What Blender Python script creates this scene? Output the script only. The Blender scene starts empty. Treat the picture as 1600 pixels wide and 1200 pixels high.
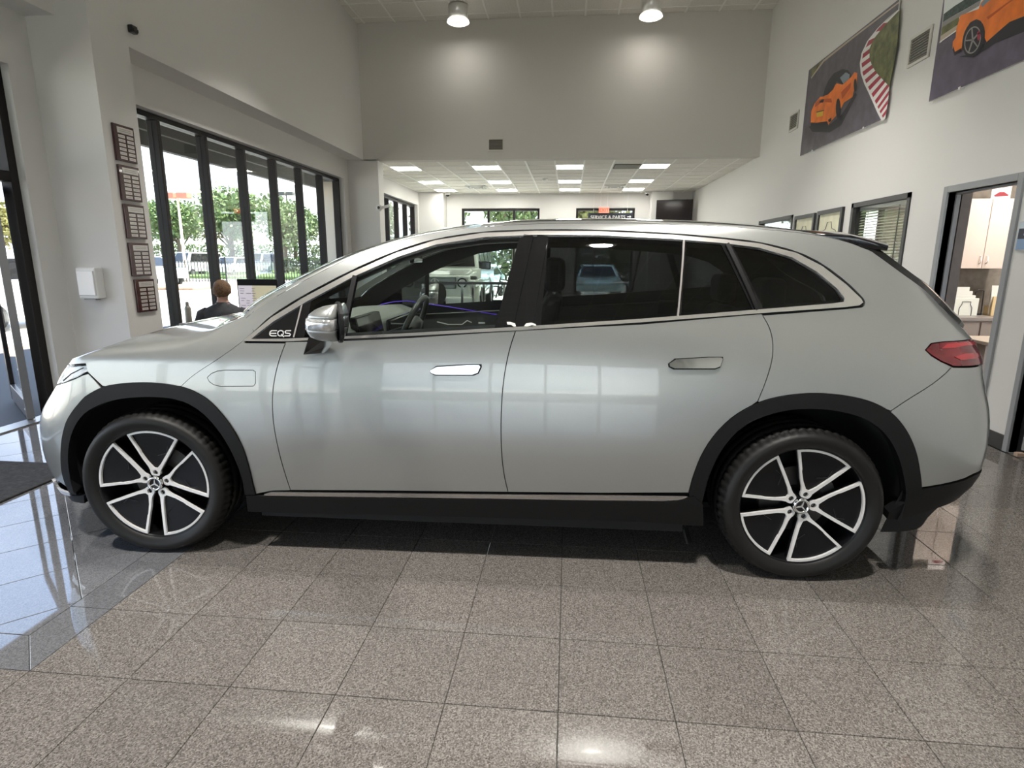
import bpy, bmesh, math, random
import numpy as np
from mathutils import Vector, Matrix
from mathutils.geometry import delaunay_2d_cdt

C = bpy.context.scene.collection
SC = bpy.context.scene
PI = math.pi
R = math.radians
random.seed(7)

# ------------------------------------------------------------------ camera
CAM_H = 1.51
FPX = 905.0
cam_d = bpy.data.cameras.new('camera')
cam = bpy.data.objects.new('camera', cam_d)
C.objects.link(cam)
SC.camera = cam
cam_d.sensor_width = 36.0
cam_d.lens = FPX / 1600 * 36.0
cam_d.clip_start = 0.05
cam_d.clip_end = 400
_D = np.array([90.0, -195.0, FPX]); _D /= np.linalg.norm(_D)
_r = R(0.3)
_N = np.cross(_D, np.array([math.cos(_r), math.sin(_r), 0])); _N /= np.linalg.norm(_N)
if _N[1] < 0: _N = -_N
_X = np.cross(_N, _D)
if _X[0] < 0: _X = -_X
CM = np.array([_X, _D, -_N])          # world = CM @ (right, down, forward)
_rt, _dn, _fw = CM[:, 0], CM[:, 1], CM[:, 2]
m = Matrix.Identity(4)
for i in range(3):
    m[i][0] = _rt[i]; m[i][1] = -_dn[i]; m[i][2] = -_fw[i]
m[2][3] = CAM_H
cam.matrix_world = m

# ------------------------------------------------------------------ light and exposure
SC.view_settings.view_transform = 'Standard'
SC.view_settings.look = 'None'
SC.view_settings.exposure = 0.60
SC.view_settings.gamma = 1.0
SC.view_settings.use_curve_mapping = False
try:
    SC.cycles.max_bounces = 10
    SC.cycles.transparent_max_bounces = 24
    SC.cycles.glossy_bounces = 5
    SC.cycles.diffuse_bounces = 5
    SC.cycles.caustics_reflective = False
    SC.cycles.caustics_refractive = False
    SC.cycles.sample_clamp_indirect = 6
except Exception:
    pass

SKY_STRENGTH = 2.5
CAN_W = 70.0
PANEL_E = 14.0
wd = bpy.data.worlds.new('overcast_sky'); SC.world = wd
wd.use_nodes = True
nt = wd.node_tree; nt.nodes.clear()
_o = nt.nodes.new('ShaderNodeOutputWorld'); _b = nt.nodes.new('ShaderNodeBackground')
_tc = nt.nodes.new('ShaderNodeTexCoord'); _mp = nt.nodes.new('ShaderNodeMapping')
_mp.inputs['Scale'].default_value = (1, 1, 3.2)
_nz = nt.nodes.new('ShaderNodeTexNoise'); _nz.inputs['Scale'].default_value = 2.3
_nz.inputs['Detail'].default_value = 6; _nz.inputs['Roughness'].default_value = 0.55
_cr = nt.nodes.new('ShaderNodeValToRGB')
_cr.color_ramp.elements[0].position = 0.30; _cr.color_ramp.elements[0].color = (0.33, 0.41, 0.54, 1)
_cr.color_ramp.elements[1].position = 0.56; _cr.color_ramp.elements[1].color = (0.93, 0.96, 1.0, 1)
nt.links.new(_tc.outputs['Generated'], _mp.inputs['Vector'])
nt.links.new(_mp.outputs[0], _nz.inputs['Vector'])
nt.links.new(_nz.outputs['Fac'], _cr.inputs[0])
_sx = nt.nodes.new('ShaderNodeSeparateXYZ'); nt.links.new(_tc.outputs['Generated'], _sx.inputs[0])
_hr = nt.nodes.new('ShaderNodeValToRGB')      # pale at the horizon, blue overhead
_hr.color_ramp.elements[0].position = 0.10; _hr.color_ramp.elements[0].color = (1, 1, 1, 1)
_hr.color_ramp.elements[1].position = 0.42; _hr.color_ramp.elements[1].color = (.50, .68, 1.0, 1)
nt.links.new(_sx.outputs[2], _hr.inputs[0])
_mu = nt.nodes.new('ShaderNodeMix'); _mu.data_type = 'RGBA'; _mu.blend_type = 'MULTIPLY'; _mu.inputs[0].default_value = 1
nt.links.new(_cr.outputs[0], _mu.inputs[6]); nt.links.new(_hr.outputs[0], _mu.inputs[7])
nt.links.new(_mu.outputs[2], _b.inputs[0])
_b.inputs[1].default_value = SKY_STRENGTH
nt.links.new(_b.outputs[0], _o.inputs[0])

sd = bpy.data.lights.new('sun', 'SUN'); sd.energy = 15.0; sd.angle = R(6); sd.color = (1, 0.95, 0.86)
sun = bpy.data.objects.new('sun', sd); C.objects.link(sun)
sun.rotation_euler = Vector((-0.62, -0.22, -0.95)).to_track_quat('-Z', 'Y').to_euler()
sun.location = (12, 6, 20)

def area(name, loc, size, power, color, rot=(0, 0, 0), sizey=None, shape='DISK', spread=None):
    l = bpy.data.lights.new(name, 'AREA'); l.shape = shape; l.size = size
    if sizey: l.size_y = sizey
    l.energy = power; l.color = color
    if spread: l.spread = spread
    o = bpy.data.objects.new(name, l); C.objects.link(o); o.location = loc; o.rotation_euler = rot
    return o

# ------------------------------------------------------------------ helpers
def tag(o, label=None, cat=None, group=None, kind=None):
    if label: o['label'] = label
    if cat: o['category'] = cat
    if group: o['group'] = group
    if kind: o['kind'] = kind
    return o

def thing(name, label, cat, loc=(0, 0, 0), rz=0, group=None):
    o = bpy.data.objects.new(name, None); C.objects.link(o)
    o.empty_display_size = 0.1
    o.location = loc; o.rotation_euler = (0, 0, rz)
    return tag(o, label, cat, group)

_mats = {}
def mat(name, col=(.8, .8, .8), rough=.5, metal=0., spec=.5, coat=0., coatr=.03, em=None, es=1., noise=None, bump=None, sheen=0):
    """noise=(scale, amount[, detail]) varies colour; bump=(scale, strength)"""
    if name in _mats: return _mats[name]
    mt = bpy.data.materials.new(name); mt.use_nodes = True
    n = mt.node_tree.nodes; l = mt.node_tree.links
    b = n['Principled BSDF']
    b.inputs['Base Color'].default_value = (*col, 1)
    b.inputs['Roughness'].default_value = rough
    b.inputs['Metallic'].default_value = metal
    b.inputs['Specular IOR Level'].default_value = spec
    b.inputs['Coat Weight'].default_value = coat
    b.inputs['Coat Roughness'].default_value = coatr
    if em:
        b.inputs['Emission Color'].default_value = (*em, 1); b.inputs['Emission Strength'].default_value = es
    if noise or bump:
        tc = n.new('ShaderNodeTexCoord')
    if noise:
        t = n.new('ShaderNodeTexNoise'); t.inputs['Scale'].default_value = noise[0]
        t.inputs['Detail'].default_value = noise[2] if len(noise) > 2 else 3
        r = n.new('ShaderNodeValToRGB'); a = noise[1]
        r.color_ramp.elements[0].position = .3; r.color_ramp.elements[1].position = .7
        r.color_ramp.elements[0].color = (*[max(0, c * (1 - a)) for c in col], 1)
        r.color_ramp.elements[1].color = (*[min(1, c * (1 + a)) for c in col], 1)
        l.new(tc.outputs['Object'], t.inputs['Vector']); l.new(t.outputs['Fac'], r.inputs[0]); l.new(r.outputs[0], b.inputs['Base Color'])
    if bump:
        t2 = n.new('ShaderNodeTexNoise'); t2.inputs['Scale'].default_value = bump[0]; t2.inputs['Detail'].default_value = 4
        bp = n.new('ShaderNodeBump'); bp.inputs['Strength'].default_value = bump[1]; bp.inputs['Distance'].default_value = .01
        l.new(tc.outputs['Object'], t2.inputs['Vector']); l.new(t2.outputs['Fac'], bp.inputs['Height']); l.new(bp.outputs[0], b.inputs['Normal'])
    _mats[name] = mt
    return mt

def glass(name, tint, refl=1.0, rough=0.0, base_refl=.04):
    if name in _mats: return _mats[name]
    mt = bpy.data.materials.new(name); mt.use_nodes = True
    n = mt.node_tree.nodes; l = mt.node_tree.links; n.clear()
    o = n.new('ShaderNodeOutputMaterial'); mx = n.new('ShaderNodeMixShader')
    t = n.new('ShaderNodeBsdfTransparent'); t.inputs[0].default_value = (*tint, 1)
    g = n.new('ShaderNodeBsdfGlossy'); g.inputs['Roughness'].default_value = rough; g.inputs[0].default_value = (refl, refl, refl, 1)
    lw = n.new('ShaderNodeLayerWeight'); lw.inputs[0].default_value = .5
    pw = n.new('ShaderNodeMath'); pw.operation = 'POWER'; pw.inputs[1].default_value = 4.5
    f = n.new('ShaderNodeMapRange'); f.inputs[3].default_value = base_refl; f.inputs[4].default_value = 1.0
    l.new(lw.outputs['Facing'], pw.inputs[0]); l.new(pw.outputs[0], f.inputs[0])
    l.new(f.outputs[0], mx.inputs[0]); l.new(t.outputs[0], mx.inputs[1]); l.new(g.outputs[0], mx.inputs[2]); l.new(mx.outputs[0], o.inputs[0])
    _mats[name] = mt
    return mt

class MB:
    """collects faces, one mesh per build()"""
    def __init__(s): s.v = []; s.f = []; s.mi = []; s.sm = []
    def add(s, vs, fs, mi=0, smooth=False):
        k = len(s.v); s.v += [tuple(map(float, p)) for p in vs]
        s.f += [tuple(k + i for i in f) for f in fs]; s.mi += [mi] * len(fs); s.sm += [smooth] * len(fs); return s
    def box(s, x0, x1, y0, y1, z0, z1, mi=0):
        v = [(x, y, z) for z in (z0, z1) for y in (y0, y1) for x in (x0, x1)]
        return s.add(v, [(0, 2, 3, 1), (4, 5, 7, 6), (0, 1, 5, 4), (2, 6, 7, 3), (0, 4, 6, 2), (1, 3, 7, 5)], mi)
    def bar(s, p, q, w, h=None, mi=0, up=(0, 0, 1)):
        h = h or w; p = Vector(p); q = Vector(q); d = (q - p).normalized(); u = Vector(up)
        if abs(d.dot(u)) > .95: u = Vector((1, 0, 0))
        a = d.cross(u).normalized() * w / 2; b = a.cross(d).normalized() * h / 2
        v = [p - a - b, p + a - b, p + a + b, p - a + b, q - a - b, q + a - b, q + a + b, q - a + b]
        return s.add(v, [(0, 1, 2, 3), (4, 7, 6, 5), (0, 4, 5, 1), (1, 5, 6, 2), (2, 6, 7, 3), (3, 7, 4, 0)], mi)
    def tube(s, pts, r, n=10, mi=0, closed=False, caps=True):
        pts = [Vector(p) for p in pts]; rs = r if isinstance(r, (list, tuple)) else [r] * len(pts)
        vs = []; prev = None; N = len(pts)
        for i, p in enumerate(pts):
            d = (pts[(i + 1) % N] - pts[i - 1]) if closed else (pts[min(i + 1, N - 1)] - pts[max(i - 1, 0)])
            d.normalize()
            if prev is None:
                u = Vector((0, 0, 1)) if abs(d.z) < .9 else Vector((1, 0, 0))
            else: u = prev
            a = (u - d * u.dot(d)).normalized(); prev = a; b = d.cross(a)
            vs += [p + (a * math.cos(2 * PI * k / n) + b * math.sin(2 * PI * k / n)) * rs[i] for k in range(n)]
        fs = []
        for i in range(N if closed else N - 1):
            j = (i + 1) % N
            for k in range(n): fs.append((i * n + k, i * n + (k + 1) % n, j * n + (k + 1) % n, j * n + k))
        s.add(vs, fs, mi, True)
        if caps and not closed:
            k0 = len(s.v) - len(vs)
            s.f += [tuple(k0 + k for k in range(n))[::-1], tuple(k0 + (N - 1) * n + k for k in range(n))]; s.mi += [mi] * 2; s.sm += [False] * 2
        return s
    def lathe(s, prof, n=32, axis='z', o=(0, 0, 0), mi=0, smooth=True, arc=(0, 2 * PI)):
        """prof: (r, h) pairs"""
        full = abs(arc[1] - arc[0] - 2 * PI) < 1e-6; cols = n if full else n + 1
        vs = []
        for r_, h in prof:
            for k in range(cols):
                a = arc[0] + (arc[1] - arc[0]) * k / n; c, q = r_ * math.cos(a), r_ * math.sin(a)
                p = (c, q, h) if axis == 'z' else ((c, h, q) if axis == 'y' else (h, c, q))
                vs.append((p[0] + o[0], p[1] + o[1], p[2] + o[2]))
        fs = []
        for i in range(len(prof) - 1):
            for k in range(n):
                k2 = (k + 1) % cols if full else k + 1
                fs.append((i * cols + k, i * cols + k2, (i + 1) * cols + k2, (i + 1) * cols + k))
        return s.add(vs, fs, mi, smooth)
    def prism(s, poly, f0, f1, mi=0):
        """poly 2D points; f0/f1 map (a,b)->3D for back and front"""
        n = len(poly); v = [f0(*p) for p in poly] + [f1(*p) for p in poly]
        fs = [tuple(range(n))[::-1], tuple(range(n, 2 * n))] + [(i, (i + 1) % n, n + (i + 1) % n, n + i) for i in range(n)]
        return s.add(v, fs, mi)
    def build(s, name, mats, parent=None, bevel=0, seg=2, recalc=True, label=None, weld=0):
        me = bpy.data.meshes.new(name); me.from_pydata(s.v, [], s.f)
        for mm in (mats if isinstance(mats, (list, tuple)) else [mats]): me.materials.append(mm)
        for p, i, q in zip(me.polygons, s.mi, s.sm): p.material_index = i; p.use_smooth = q
        if recalc or weld:
            bm = bmesh.new(); bm.from_mesh(me)
            if weld: bmesh.ops.remove_doubles(bm, verts=bm.verts, dist=weld)
            if recalc: bmesh.ops.recalc_face_normals(bm, faces=bm.faces)
            bm.to_mesh(me); bm.free()
        o = bpy.data.objects.new(name, me); C.objects.link(o)
        if parent: o.parent = parent
        if bevel:
            b = o.modifiers.new('bevel', 'BEVEL'); b.width = bevel; b.segments = seg; b.limit_method = 'ANGLE'; b.angle_limit = R(40)
        if label: o['label'] = label
        return o

def bx(name, a, b, m_, parent=None, bevel=0, **k):
    return MB().box(a[0], b[0], a[1], b[1], a[2], b[2]).build(name, m_, parent, bevel, **k)

def struct(o): o['kind'] = 'structure'; return o

def ray(u, v): return CM @ np.array([(u - 800) / FPX, (v - 600) / FPX, 1.0])
def at(ax, val, u, v):
    """where the sight line through a photo point meets the plane axis=val (used to read measurements off the photo)"""
    w = ray(u, v); i = 'xyz'.index(ax); o = np.array([0, 0, CAM_H]); t = (val - o[i]) / w[i]; return w * t + o
def pix(p):
    c = CM.T @ (np.array(p) - np.array([0, 0, CAM_H])); return 800 + FPX * c[0] / c[2], 600 + FPX * c[1] / c[2]

def copy_tree(o, parent=None):
    c = o.copy(); C.objects.link(c)
    if parent: c.parent = parent
    for ch in list(o.children): copy_tree(ch, c)
    return c

def text_mesh(txt, size, mapf, name, m_, parent=None, depth=0.002, align='CENTER', sx=1.0):
    cu = bpy.data.curves.new('lettering', 'FONT'); cu.body = txt; cu.size = size; cu.align_x = align; cu.extrude = depth
    o = bpy.data.objects.new('lettering', cu); C.objects.link(o)
    dg = bpy.context.evaluated_depsgraph_get(); me = bpy.data.meshes.new_from_object(o.evaluated_get(dg))
    bpy.data.objects.remove(o)
    for v in me.vertices: v.co = Vector(mapf(v.co.x * sx, v.co.y, v.co.z))
    me.name = name; me.materials.clear(); me.materials.append(m_)
    q = bpy.data.objects.new(name, me); C.objects.link(q)
    if parent: q.parent = parent
    return q

# ------------------------------------------------------------------ materials
M_wall = mat('painted_wall', (.70, .69, .665), .75, bump=(90, .08))
M_wallgrey = mat('painted_wall_grey', (.62, .60, .56), .75, bump=(90, .08))
M_white = mat('white_plastic', (.8, .8, .78), .4)
M_black = mat('black_metal', (.02, .02, .022), .35)
M_bronze = mat('dark_window_frame', (.016, .013, .012), .45, spec=.25)
M_base = mat('dark_baseboard', (.035, .033, .032), .5)
M_greyframe = mat('grey_door_frame', (.30, .31, .32), .4)
M_ctile = mat('ceiling_tile', (.74, .72, .66), .9, noise=(60, .12), bump=(120, .3))
M_tbar = mat('ceiling_grid', (.86, .85, .8), .45)
M_chrome = mat('chrome', (.8, .8, .8), .08, 1.0)
M_alu = mat('machined_alloy', (.88, .87, .86), .35, .3)
M_blackgloss = mat('gloss_black', (.006, .006, .007), .08, coat=.5)
M_blackplastic = mat('black_plastic', (.006, .006, .0064), .5, spec=.28)
M_dark = mat('dark_lining', (.008, .008, .009), .8)
M_rubber = mat('tyre_rubber', (.008, .0075, .007), .5, spec=.35)
M_letter = mat('silver_letters', (.8, .8, .8), .25, .5)
# ================================================================== ROOM
XR, XU, XW, XE = 3.57, -4.24, -4.58, -4.83
YB, YF, YN = 12.16, 18.4, -9.2
ZH, ZL = 5.98, 3.45
TP = 0.393

# floor: substrate plus tiles
def granite(name, base, light, dark, rough=.045, spec=.5):
    mt = bpy.data.materials.new(name); mt.use_nodes = True; n = mt.node_tree.nodes; l = mt.node_tree.links; b = n['Principled BSDF']
    g = n.new('ShaderNodeNewGeometry')
    t = n.new('ShaderNodeTexNoise'); t.inputs['Scale'].default_value = 85; t.inputs['Detail'].default_value = 5; t.inputs['Roughness'].default_value = .75
    r = n.new('ShaderNodeValToRGB'); e = r.color_ramp.elements
    e[0].position = .32; e[0].color = (*dark, 1); e[1].position = .72; e[1].color = (*light, 1)
    k = e.new(.5); k.color = (*base, 1)
    t.inputs['Scale'].default_value = 150
    vo = n.new('ShaderNodeTexVoronoi'); vo.inputs['Scale'].default_value = 230
    bw_ = n.new('ShaderNodeRGBToBW'); ad = n.new('ShaderNodeMix'); ad.data_type = 'FLOAT'; ad.inputs[0].default_value = .38
    t2 = n.new('ShaderNodeTexNoise'); t2.inputs['Scale'].default_value = 1.6; t2.inputs['Detail'].default_value = 3
    oi = n.new('ShaderNodeObjectInfo')
    mr = n.new('ShaderNodeMapRange'); mr.inputs[3].default_value = .9; mr.inputs[4].default_value = 1.08
    mx = n.new('ShaderNodeMix'); mx.data_type = 'RGBA'; mx.blend_type = 'MULTIPLY'; mx.inputs[0].default_value = 1
    l.new(g.outputs['Position'], t.inputs['Vector']); l.new(g.outputs['Position'], t2.inputs['Vector'])
    l.new(g.outputs['Position'], vo.inputs['Vector']); l.new(vo.outputs['Color'], bw_.inputs[0]); l.new(t.outputs['Fac'], ad.inputs[2]); l.new(bw_.outputs[0], ad.inputs[3]); l.new(ad.outputs[0], r.inputs[0]); l.new(oi.outputs['Random'], mr.inputs[0])
    l.new(r.outputs[0], mx.inputs[6]); l.new(mr.outputs[0], mx.inputs[7]); l.new(mx.outputs[2], b.inputs['Base Color'])
    rr = n.new('ShaderNodeMapRange'); rr.inputs[3].default_value = rough * .7; rr.inputs[4].default_value = rough * 1.5
    l.new(t2.outputs['Fac'], rr.inputs[0]); l.new(rr.outputs[0], b.inputs['Roughness'])
    b.inputs['Specular IOR Level'].default_value = spec; b.inputs['IOR'].default_value = 1.5
    return mt
M_gran = granite('polished_granite', (.135, .123, .113), (.265, .245, .226), (.058, .052, .046), .026, .62)
M_gran2 = granite('polished_slate', (.12, .122, .13), (.17, .172, .18), (.075, .077, .08), .026, .8)
M_grout = mat('grout', (.03, .028, .026), .7)
floor = struct(bx('floor', (-9, YN - .3, -.2), (9, YF + .3, -.008), M_grout))

def tile_mesh(poly, name):
    cx = sum(p[0] for p in poly) / len(poly); cy = sum(p[1] for p in poly) / len(poly)
    n = len(poly); g = .0012; b = .0022
    def ring(ins, z):
        out = []
        for i in range(n):
            p0, p1, p2 = Vector(poly[i - 1]), Vector(poly[i]), Vector(poly[(i + 1) % n])
            d1 = (p1 - p0).normalized(); d2 = (p2 - p1).normalized(); n1 = Vector((-d1.y, d1.x)); n2 = Vector((-d2.y, d2.x))
            k = ins / max(.2, (1 + n1.dot(n2))); q = p1 + (n1 + n2) * k
            out.append((q.x - cx, q.y - cy, z))
        return out
    v = ring(g, -.008) + ring(g, -b * .7) + ring(g + b, 0)
    f = [tuple(range(2 * n, 3 * n))] + [(i, (i + 1) % n, n + (i + 1) % n, n + i) for i in range(n)] + [(n + i, n + (i + 1) % n, 2 * n + (i + 1) % n, 2 * n + i) for i in range(n)]
    me = bpy.data.meshes.new(name); me.from_pydata(v, [], f); return me, cx, cy
XS, YS0 = -5 * TP, 1.703       # border line of the entrance inset
_sq, _cx, _cy = tile_mesh([(0, 0), (TP, 0), (TP, TP), (0, TP)], 'floor_tile'); _sq.materials.append(M_gran)
def seen(x, y, z=0):
    if y < .55: return False
    u, v = pix((x, y, z)); return -60 < u < 1660 and v < 1260
cands = []
for i in range(-12, 11):
    for j in range(-4, 42):
        x0, y0 = i * TP, YS0 + j * TP
        if y0 > YF - .1 or x0 < -5.0 or x0 + TP > XR + .3: continue
        if x0 + TP * .5 < XS and y0 + .01 > YS0 - .02 and y0 < 8: continue
        vis = any(seen(x0 + a, y0 + b) for a in (0, TP) for b in (0, TP)) and y0 < 5.4
        cands.append((x0, y0, vis))
vis = sorted([c for c in cands if c[2]], key=lambda c: c[1])[:215]
rest = MB()
visset = set((c[0], c[1]) for c in vis)
def add_tile(me, x, y, label=None):
    o = bpy.data.objects.new('floor_tile', me); C.objects.link(o); o.parent = floor; o.location = (x, y, 0); return o
for x0, y0, _ in vis: add_tile(_sq, x0 + _cx, y0 + _cy)
for x0, y0, v_ in cands:
    if (x0, y0) not in visset: rest.box(x0 + .0015, x0 + TP - .0015, y0 + .0015, y0 + TP - .0015, -.008, 0)
# tiles behind the camera
for j in range(-28, -4):
    for i in range(-12, 11):
        x0, y0 = i * TP, YS0 + j * TP
        rest.box(x0 + .0015, x0 + TP - .0015, y0 + .0015, y0 + TP - .0015, -.008, 0)
# diamond laid inset by the entrance
def clip(poly, nx, ny, c):     # keep nx*x+ny*y<=c
    out = []
    for i in range(len(poly)):
        a, b = poly[i], poly[(i + 1) % len(poly)]
        da, db = nx * a[0] + ny * a[1] - c, nx * b[0] + ny * b[1] - c
        if da <= 0: out.append(a)
        if (da < 0 < db) or (db < 0 < da):
            t = da / (da - db); out.append((a[0] + (b[0] - a[0]) * t, a[1] + (b[1] - a[1]) * t))
    return out
W2 = XS - .19; H2 = YS0 + .19; q2 = TP * math.sqrt(2)
for i in range(-12, 30):
    for j in range(-16, 16):
        # x+y = i*q2.. , x-y = -4.28+j*q2..
        s0, d0 = i * q2, -4.28 + j * q2
        P = [((s + d) / 2, (s - d) / 2) for s, d in ((s0, d0), (s0, d0 + q2), (s0 + q2, d0 + q2), (s0 + q2, d0))]
        P = P[::-1]
        ar = sum(P[k][0] * P[(k + 1) % 4][1] - P[(k + 1) % 4][0] * P[k][1] for k in range(4))
        if ar < 0: P = P[::-1]
        for pl in ((1, 0, W2), (0, -1, -H2), (-1, 0, 5.0), (0, 1, 8.0)):
            if len(P) >= 3: P = clip(P, *pl)
        if len(P) < 3: continue
        Q = []
        for p in P:
            if not Q or math.dist(p, Q[-1]) > .004: Q.append(p)
        if len(Q) > 2 and math.dist(Q[0], Q[-1]) <= .004: Q.pop()
        if len(Q) < 3: continue
        ar = abs(sum(Q[k][0] * Q[(k + 1) % len(Q)][1] - Q[(k + 1) % len(Q)][0] * Q[k][1] for k in range(len(Q)))) / 2
        if ar < .002: continue
        cx = sum(p[0] for p in Q) / len(Q); cy = sum(p[1] for p in Q) / len(Q)
        if cy < 4.6 and any(seen(*p) for p in Q):
            me, a, b = tile_mesh(Q, 'floor_tile'); me.materials.append(M_gran2); add_tile(me, a, b)
        else:
            rest.add([(p[0], p[1], 0) for p in Q], [tuple(range(len(Q)))])
# border strip pieces
def strip(P):
    me, a, b = tile_mesh(P, 'border_tile'); me.materials.append(M_gran2); o = add_tile(me, a, b); o.name = 'border_tile'
strip([(W2, H2), (XS, YS0), (XS, YS0 + TP), (W2, YS0 + TP)])
for k in range(1, 9): strip([(W2, YS0 + k * TP), (XS, YS0 + k * TP), (XS, YS0 + (k + 1) * TP), (W2, YS0 + (k + 1) * TP)])
strip([(XS - TP, YS0), (XS, YS0), (W2, H2), (XS - TP, H2)])
for k in range(1, 8): strip([(XS - (k + 1) * TP, YS0), (XS - k * TP, YS0), (XS - k * TP, H2), (XS - (k + 1) * TP, H2)])
o = rest.build('distant_floor_tiles', M_gran, floor); o['kind'] = 'stuff'

# --- walls (each a box; openings left by splitting)
def wall(name, boxes, m_=M_wall):
    b = MB()
    for q in boxes: b.box(*q)
    return struct(b.build(name, m_))
T = .25
# right wall: office door opening, second door, office window openings
DY0, DY1, DZ = 5.24, 6.13, 2.145
D2Y1 = 4.83
WA = (6.76, 8.07, .95, 2.22)     # window with blinds
WB = (10.08, 11.79, .95, 2.23)
wall('wall_right', [(XR, XR + .14, D2Y1, DY0, 0, DZ), (XR, XR + .14, DY1, WA[0], 0, WA[3]), (XR, XR + .14, WA[1], WB[0], 0, WA[3]), (XR, XR + .14, WB[1], YF, 0, WA[3]),
    (XR, XR + .14, WA[0], WA[1], 0, WA[2]), (XR, XR + .14, WB[0], WB[1], 0, WB[2]), (XR, XR + .14, DY1, YF, WA[3], ZH + .2), (XR, XR + .14, YN, DY1, DZ, ZH + .2), (XR, XR + .14, YN, 3.75, 0, DZ)])
# upper bulkhead wall across the back
wall('wall_upper_back', [(XU, XR, YB, YB + .22, ZL, ZH + .2)], M_wallgrey)
# left: upper wall over the windows, entrance beam, piers
wall('wall_upper_left', [(XU - .55, XU, 5.7, YB + .2, 3.47, ZH + .2)])
wall('wall_pier_left', [(-4.95, XU, 5.23, 5.7, 0, ZH + .2)])
wall('wall_entrance_beam', [(-5.0, -4.55, YN, 5.23, 3.58, ZH + .2)])
# window wall
WZ0, WZ1, WY0, WY1 = .15, 3.08, 5.9, 11.92
wall('wall_left', [(XW - .24, XW, 5.7, WY0, 0, 3.6), (XW - .24, XW, WY1, 14.2, 0, 3.6), (XW - .24, XW, WY0, WY1, 0, WZ0), (XW - .24, XW, WY0, WY1, WZ1, 3.6),
    (XW - .24, XW, 14.2, 17.75, 0, .15), (XW - .24, XW, 14.2, 17.75, 3.08, 3.6), (XW - .24, XW, 17.75, YF + .2, 0, 3.6)])
# entrance wall at the left with door opening y<4.72, up to z 3.0
wall('wall_entrance', [(XE - .2, XE, 4.98, 5.23, 0, 3.6), (XE - .2, XE, YN, 4.98, 3.12, 3.6), (XE - .2, XE, YN, -8.7, 0, 3.12)])
# pier under the bulkhead at the back left
wall('wall_pier_back', [(XW, -3.94, YB, YB + .32, 0, ZL + .02)])
# far wall with windows
FW = [(-3.36, -.95, .15, 3.03), (.16, 1.92, .0, 3.03)]
wall('wall_back', [(XW - .2, FW[0][0], YF, YF + .2, 0, 3.6), (FW[0][1], FW[1][0], YF, YF + .2, 0, 3.6), (FW[1][1], XR + .1, YF, YF + .2, 0, 3.6),
    (FW[0][0], FW[0][1], YF, YF + .2, 0, .15), (FW[0][0], FW[0][1], YF, YF + .2, 3.03, 3.6), (FW[1][0], FW[1][1], YF, YF + .2, 3.03, 3.6)])
wall('wall_pier_far_left', [(XW, -3.83, YF - .5, YF, 0, ZL)])
wall('wall_pier_far_right', [(2.33, 2.95, YF - .5, YF, 0, ZL)])
# wall behind the camera, mostly glass
wall('wall_front', [(-5.0, XR + .2, YN - .2, YN, 3.1, ZH + .2), (-5.0, -4.3, YN - .2, YN, 0, 3.1), (3.0, XR + .2, YN - .2, YN, 0, 3.1), (-4.3, 3.0, YN - .2, YN, 0, .3)])
struct(bx('ceiling_upper', (-5.05, YN - .2, ZH + .03), (XR + .2, YB + .2, ZH + .25), M_white)).name = 'ceiling'
struct(bx('ceiling_lower_slab', (XW - .3, YB + .2, ZL + .12), (XR + .2, YF + .3, ZL + .35), M_white)).name = 'ceiling'
struct(bx('ceiling_roof', (-5.3, YN - .3, ZH + .25), (9.2, YF + .4, ZH + .4), M_white)).name = 'ceiling_roof'
struct(bx('ceiling_office', (XR + .14, 2.5, 2.75), (9, YF + .3, 2.85), M_white)).name = 'ceiling_office'
wall('wall_office_side', [(6.6, 6.8, 2.5, 11.2, 0, 2.75), (6.6, 6.8, 11.2, 17.2, 0, .7), (6.6, 6.8, 11.2, 17.2, 2.6, 2.75), (6.6, 6.8, 17.2, YF + .3, 0, 2.75)], M_wallgrey)

# ceiling grids
def ceiling_grid(name, x0, x1, y0, y1, z, px_, py_, ox, oy, skip, solo_test):
    parent = bpy.data.objects.new(name, None); C.objects.link(parent); parent['kind'] = 'structure'
    me = None; g = MB(); stuff = MB()
    nx0 = math.floor((x0 - ox) / px_); ny0 = math.floor((y0 - oy) / py_)
    i = nx0
    while ox + i * px_ < x1:
        j = ny0
        while oy + j * py_ < y1:
            a, b = max(x0, ox + i * px_), min(x1, ox + (i + 1) * px_); c, d = max(y0, oy + j * py_), min(y1, oy + (j + 1) * py_)
            if b - a > .03 and d - c > .03 and not skip(i, j, (a + b) / 2, (c + d) / 2):
                full = (b - a > px_ - .01) and (d - c > py_ - .01)
                if solo_test((a + b) / 2, (c + d) / 2):
                    k = MB().box(-(b - a) / 2 + .008, (b - a) / 2 - .008, -(d - c) / 2 + .008, (d - c) / 2 - .008, 0, .02)
                    if full and me: o = bpy.data.objects.new('ceiling_tile', me); C.objects.link(o); o.parent = parent
                    else:
                        o = k.build('ceiling_tile', M_ctile, parent)
                        if full: me = o.data
                    o.location = ((a + b) / 2, (c + d) / 2, z + .004)
                else: stuff.box(a + .008, b - .008, c + .008, d - .008, z + .004, z + .024)
            j += 1
        i += 1
    i = nx0
    while ox + i * px_ <= x1 + .001:
        x = ox + i * px_
        if x >= x0: g.box(x - .017, x + .017, y0, y1, z - .004, z + .006)
        i += 1
    j = ny0
    while oy + j * py_ <= y1 + .001:
        y = oy + j * py_
        if y >= y0: g.box(x0, x1, y - .012, y + .012, z - .0042, z + .0055)
        j += 1
    g.build('ceiling_grid', M_tbar, parent)
    if stuff.v: o = stuff.build('distant_ceiling_tiles', M_ctile, parent); o['kind'] = 'stuff'
    return parent
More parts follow.
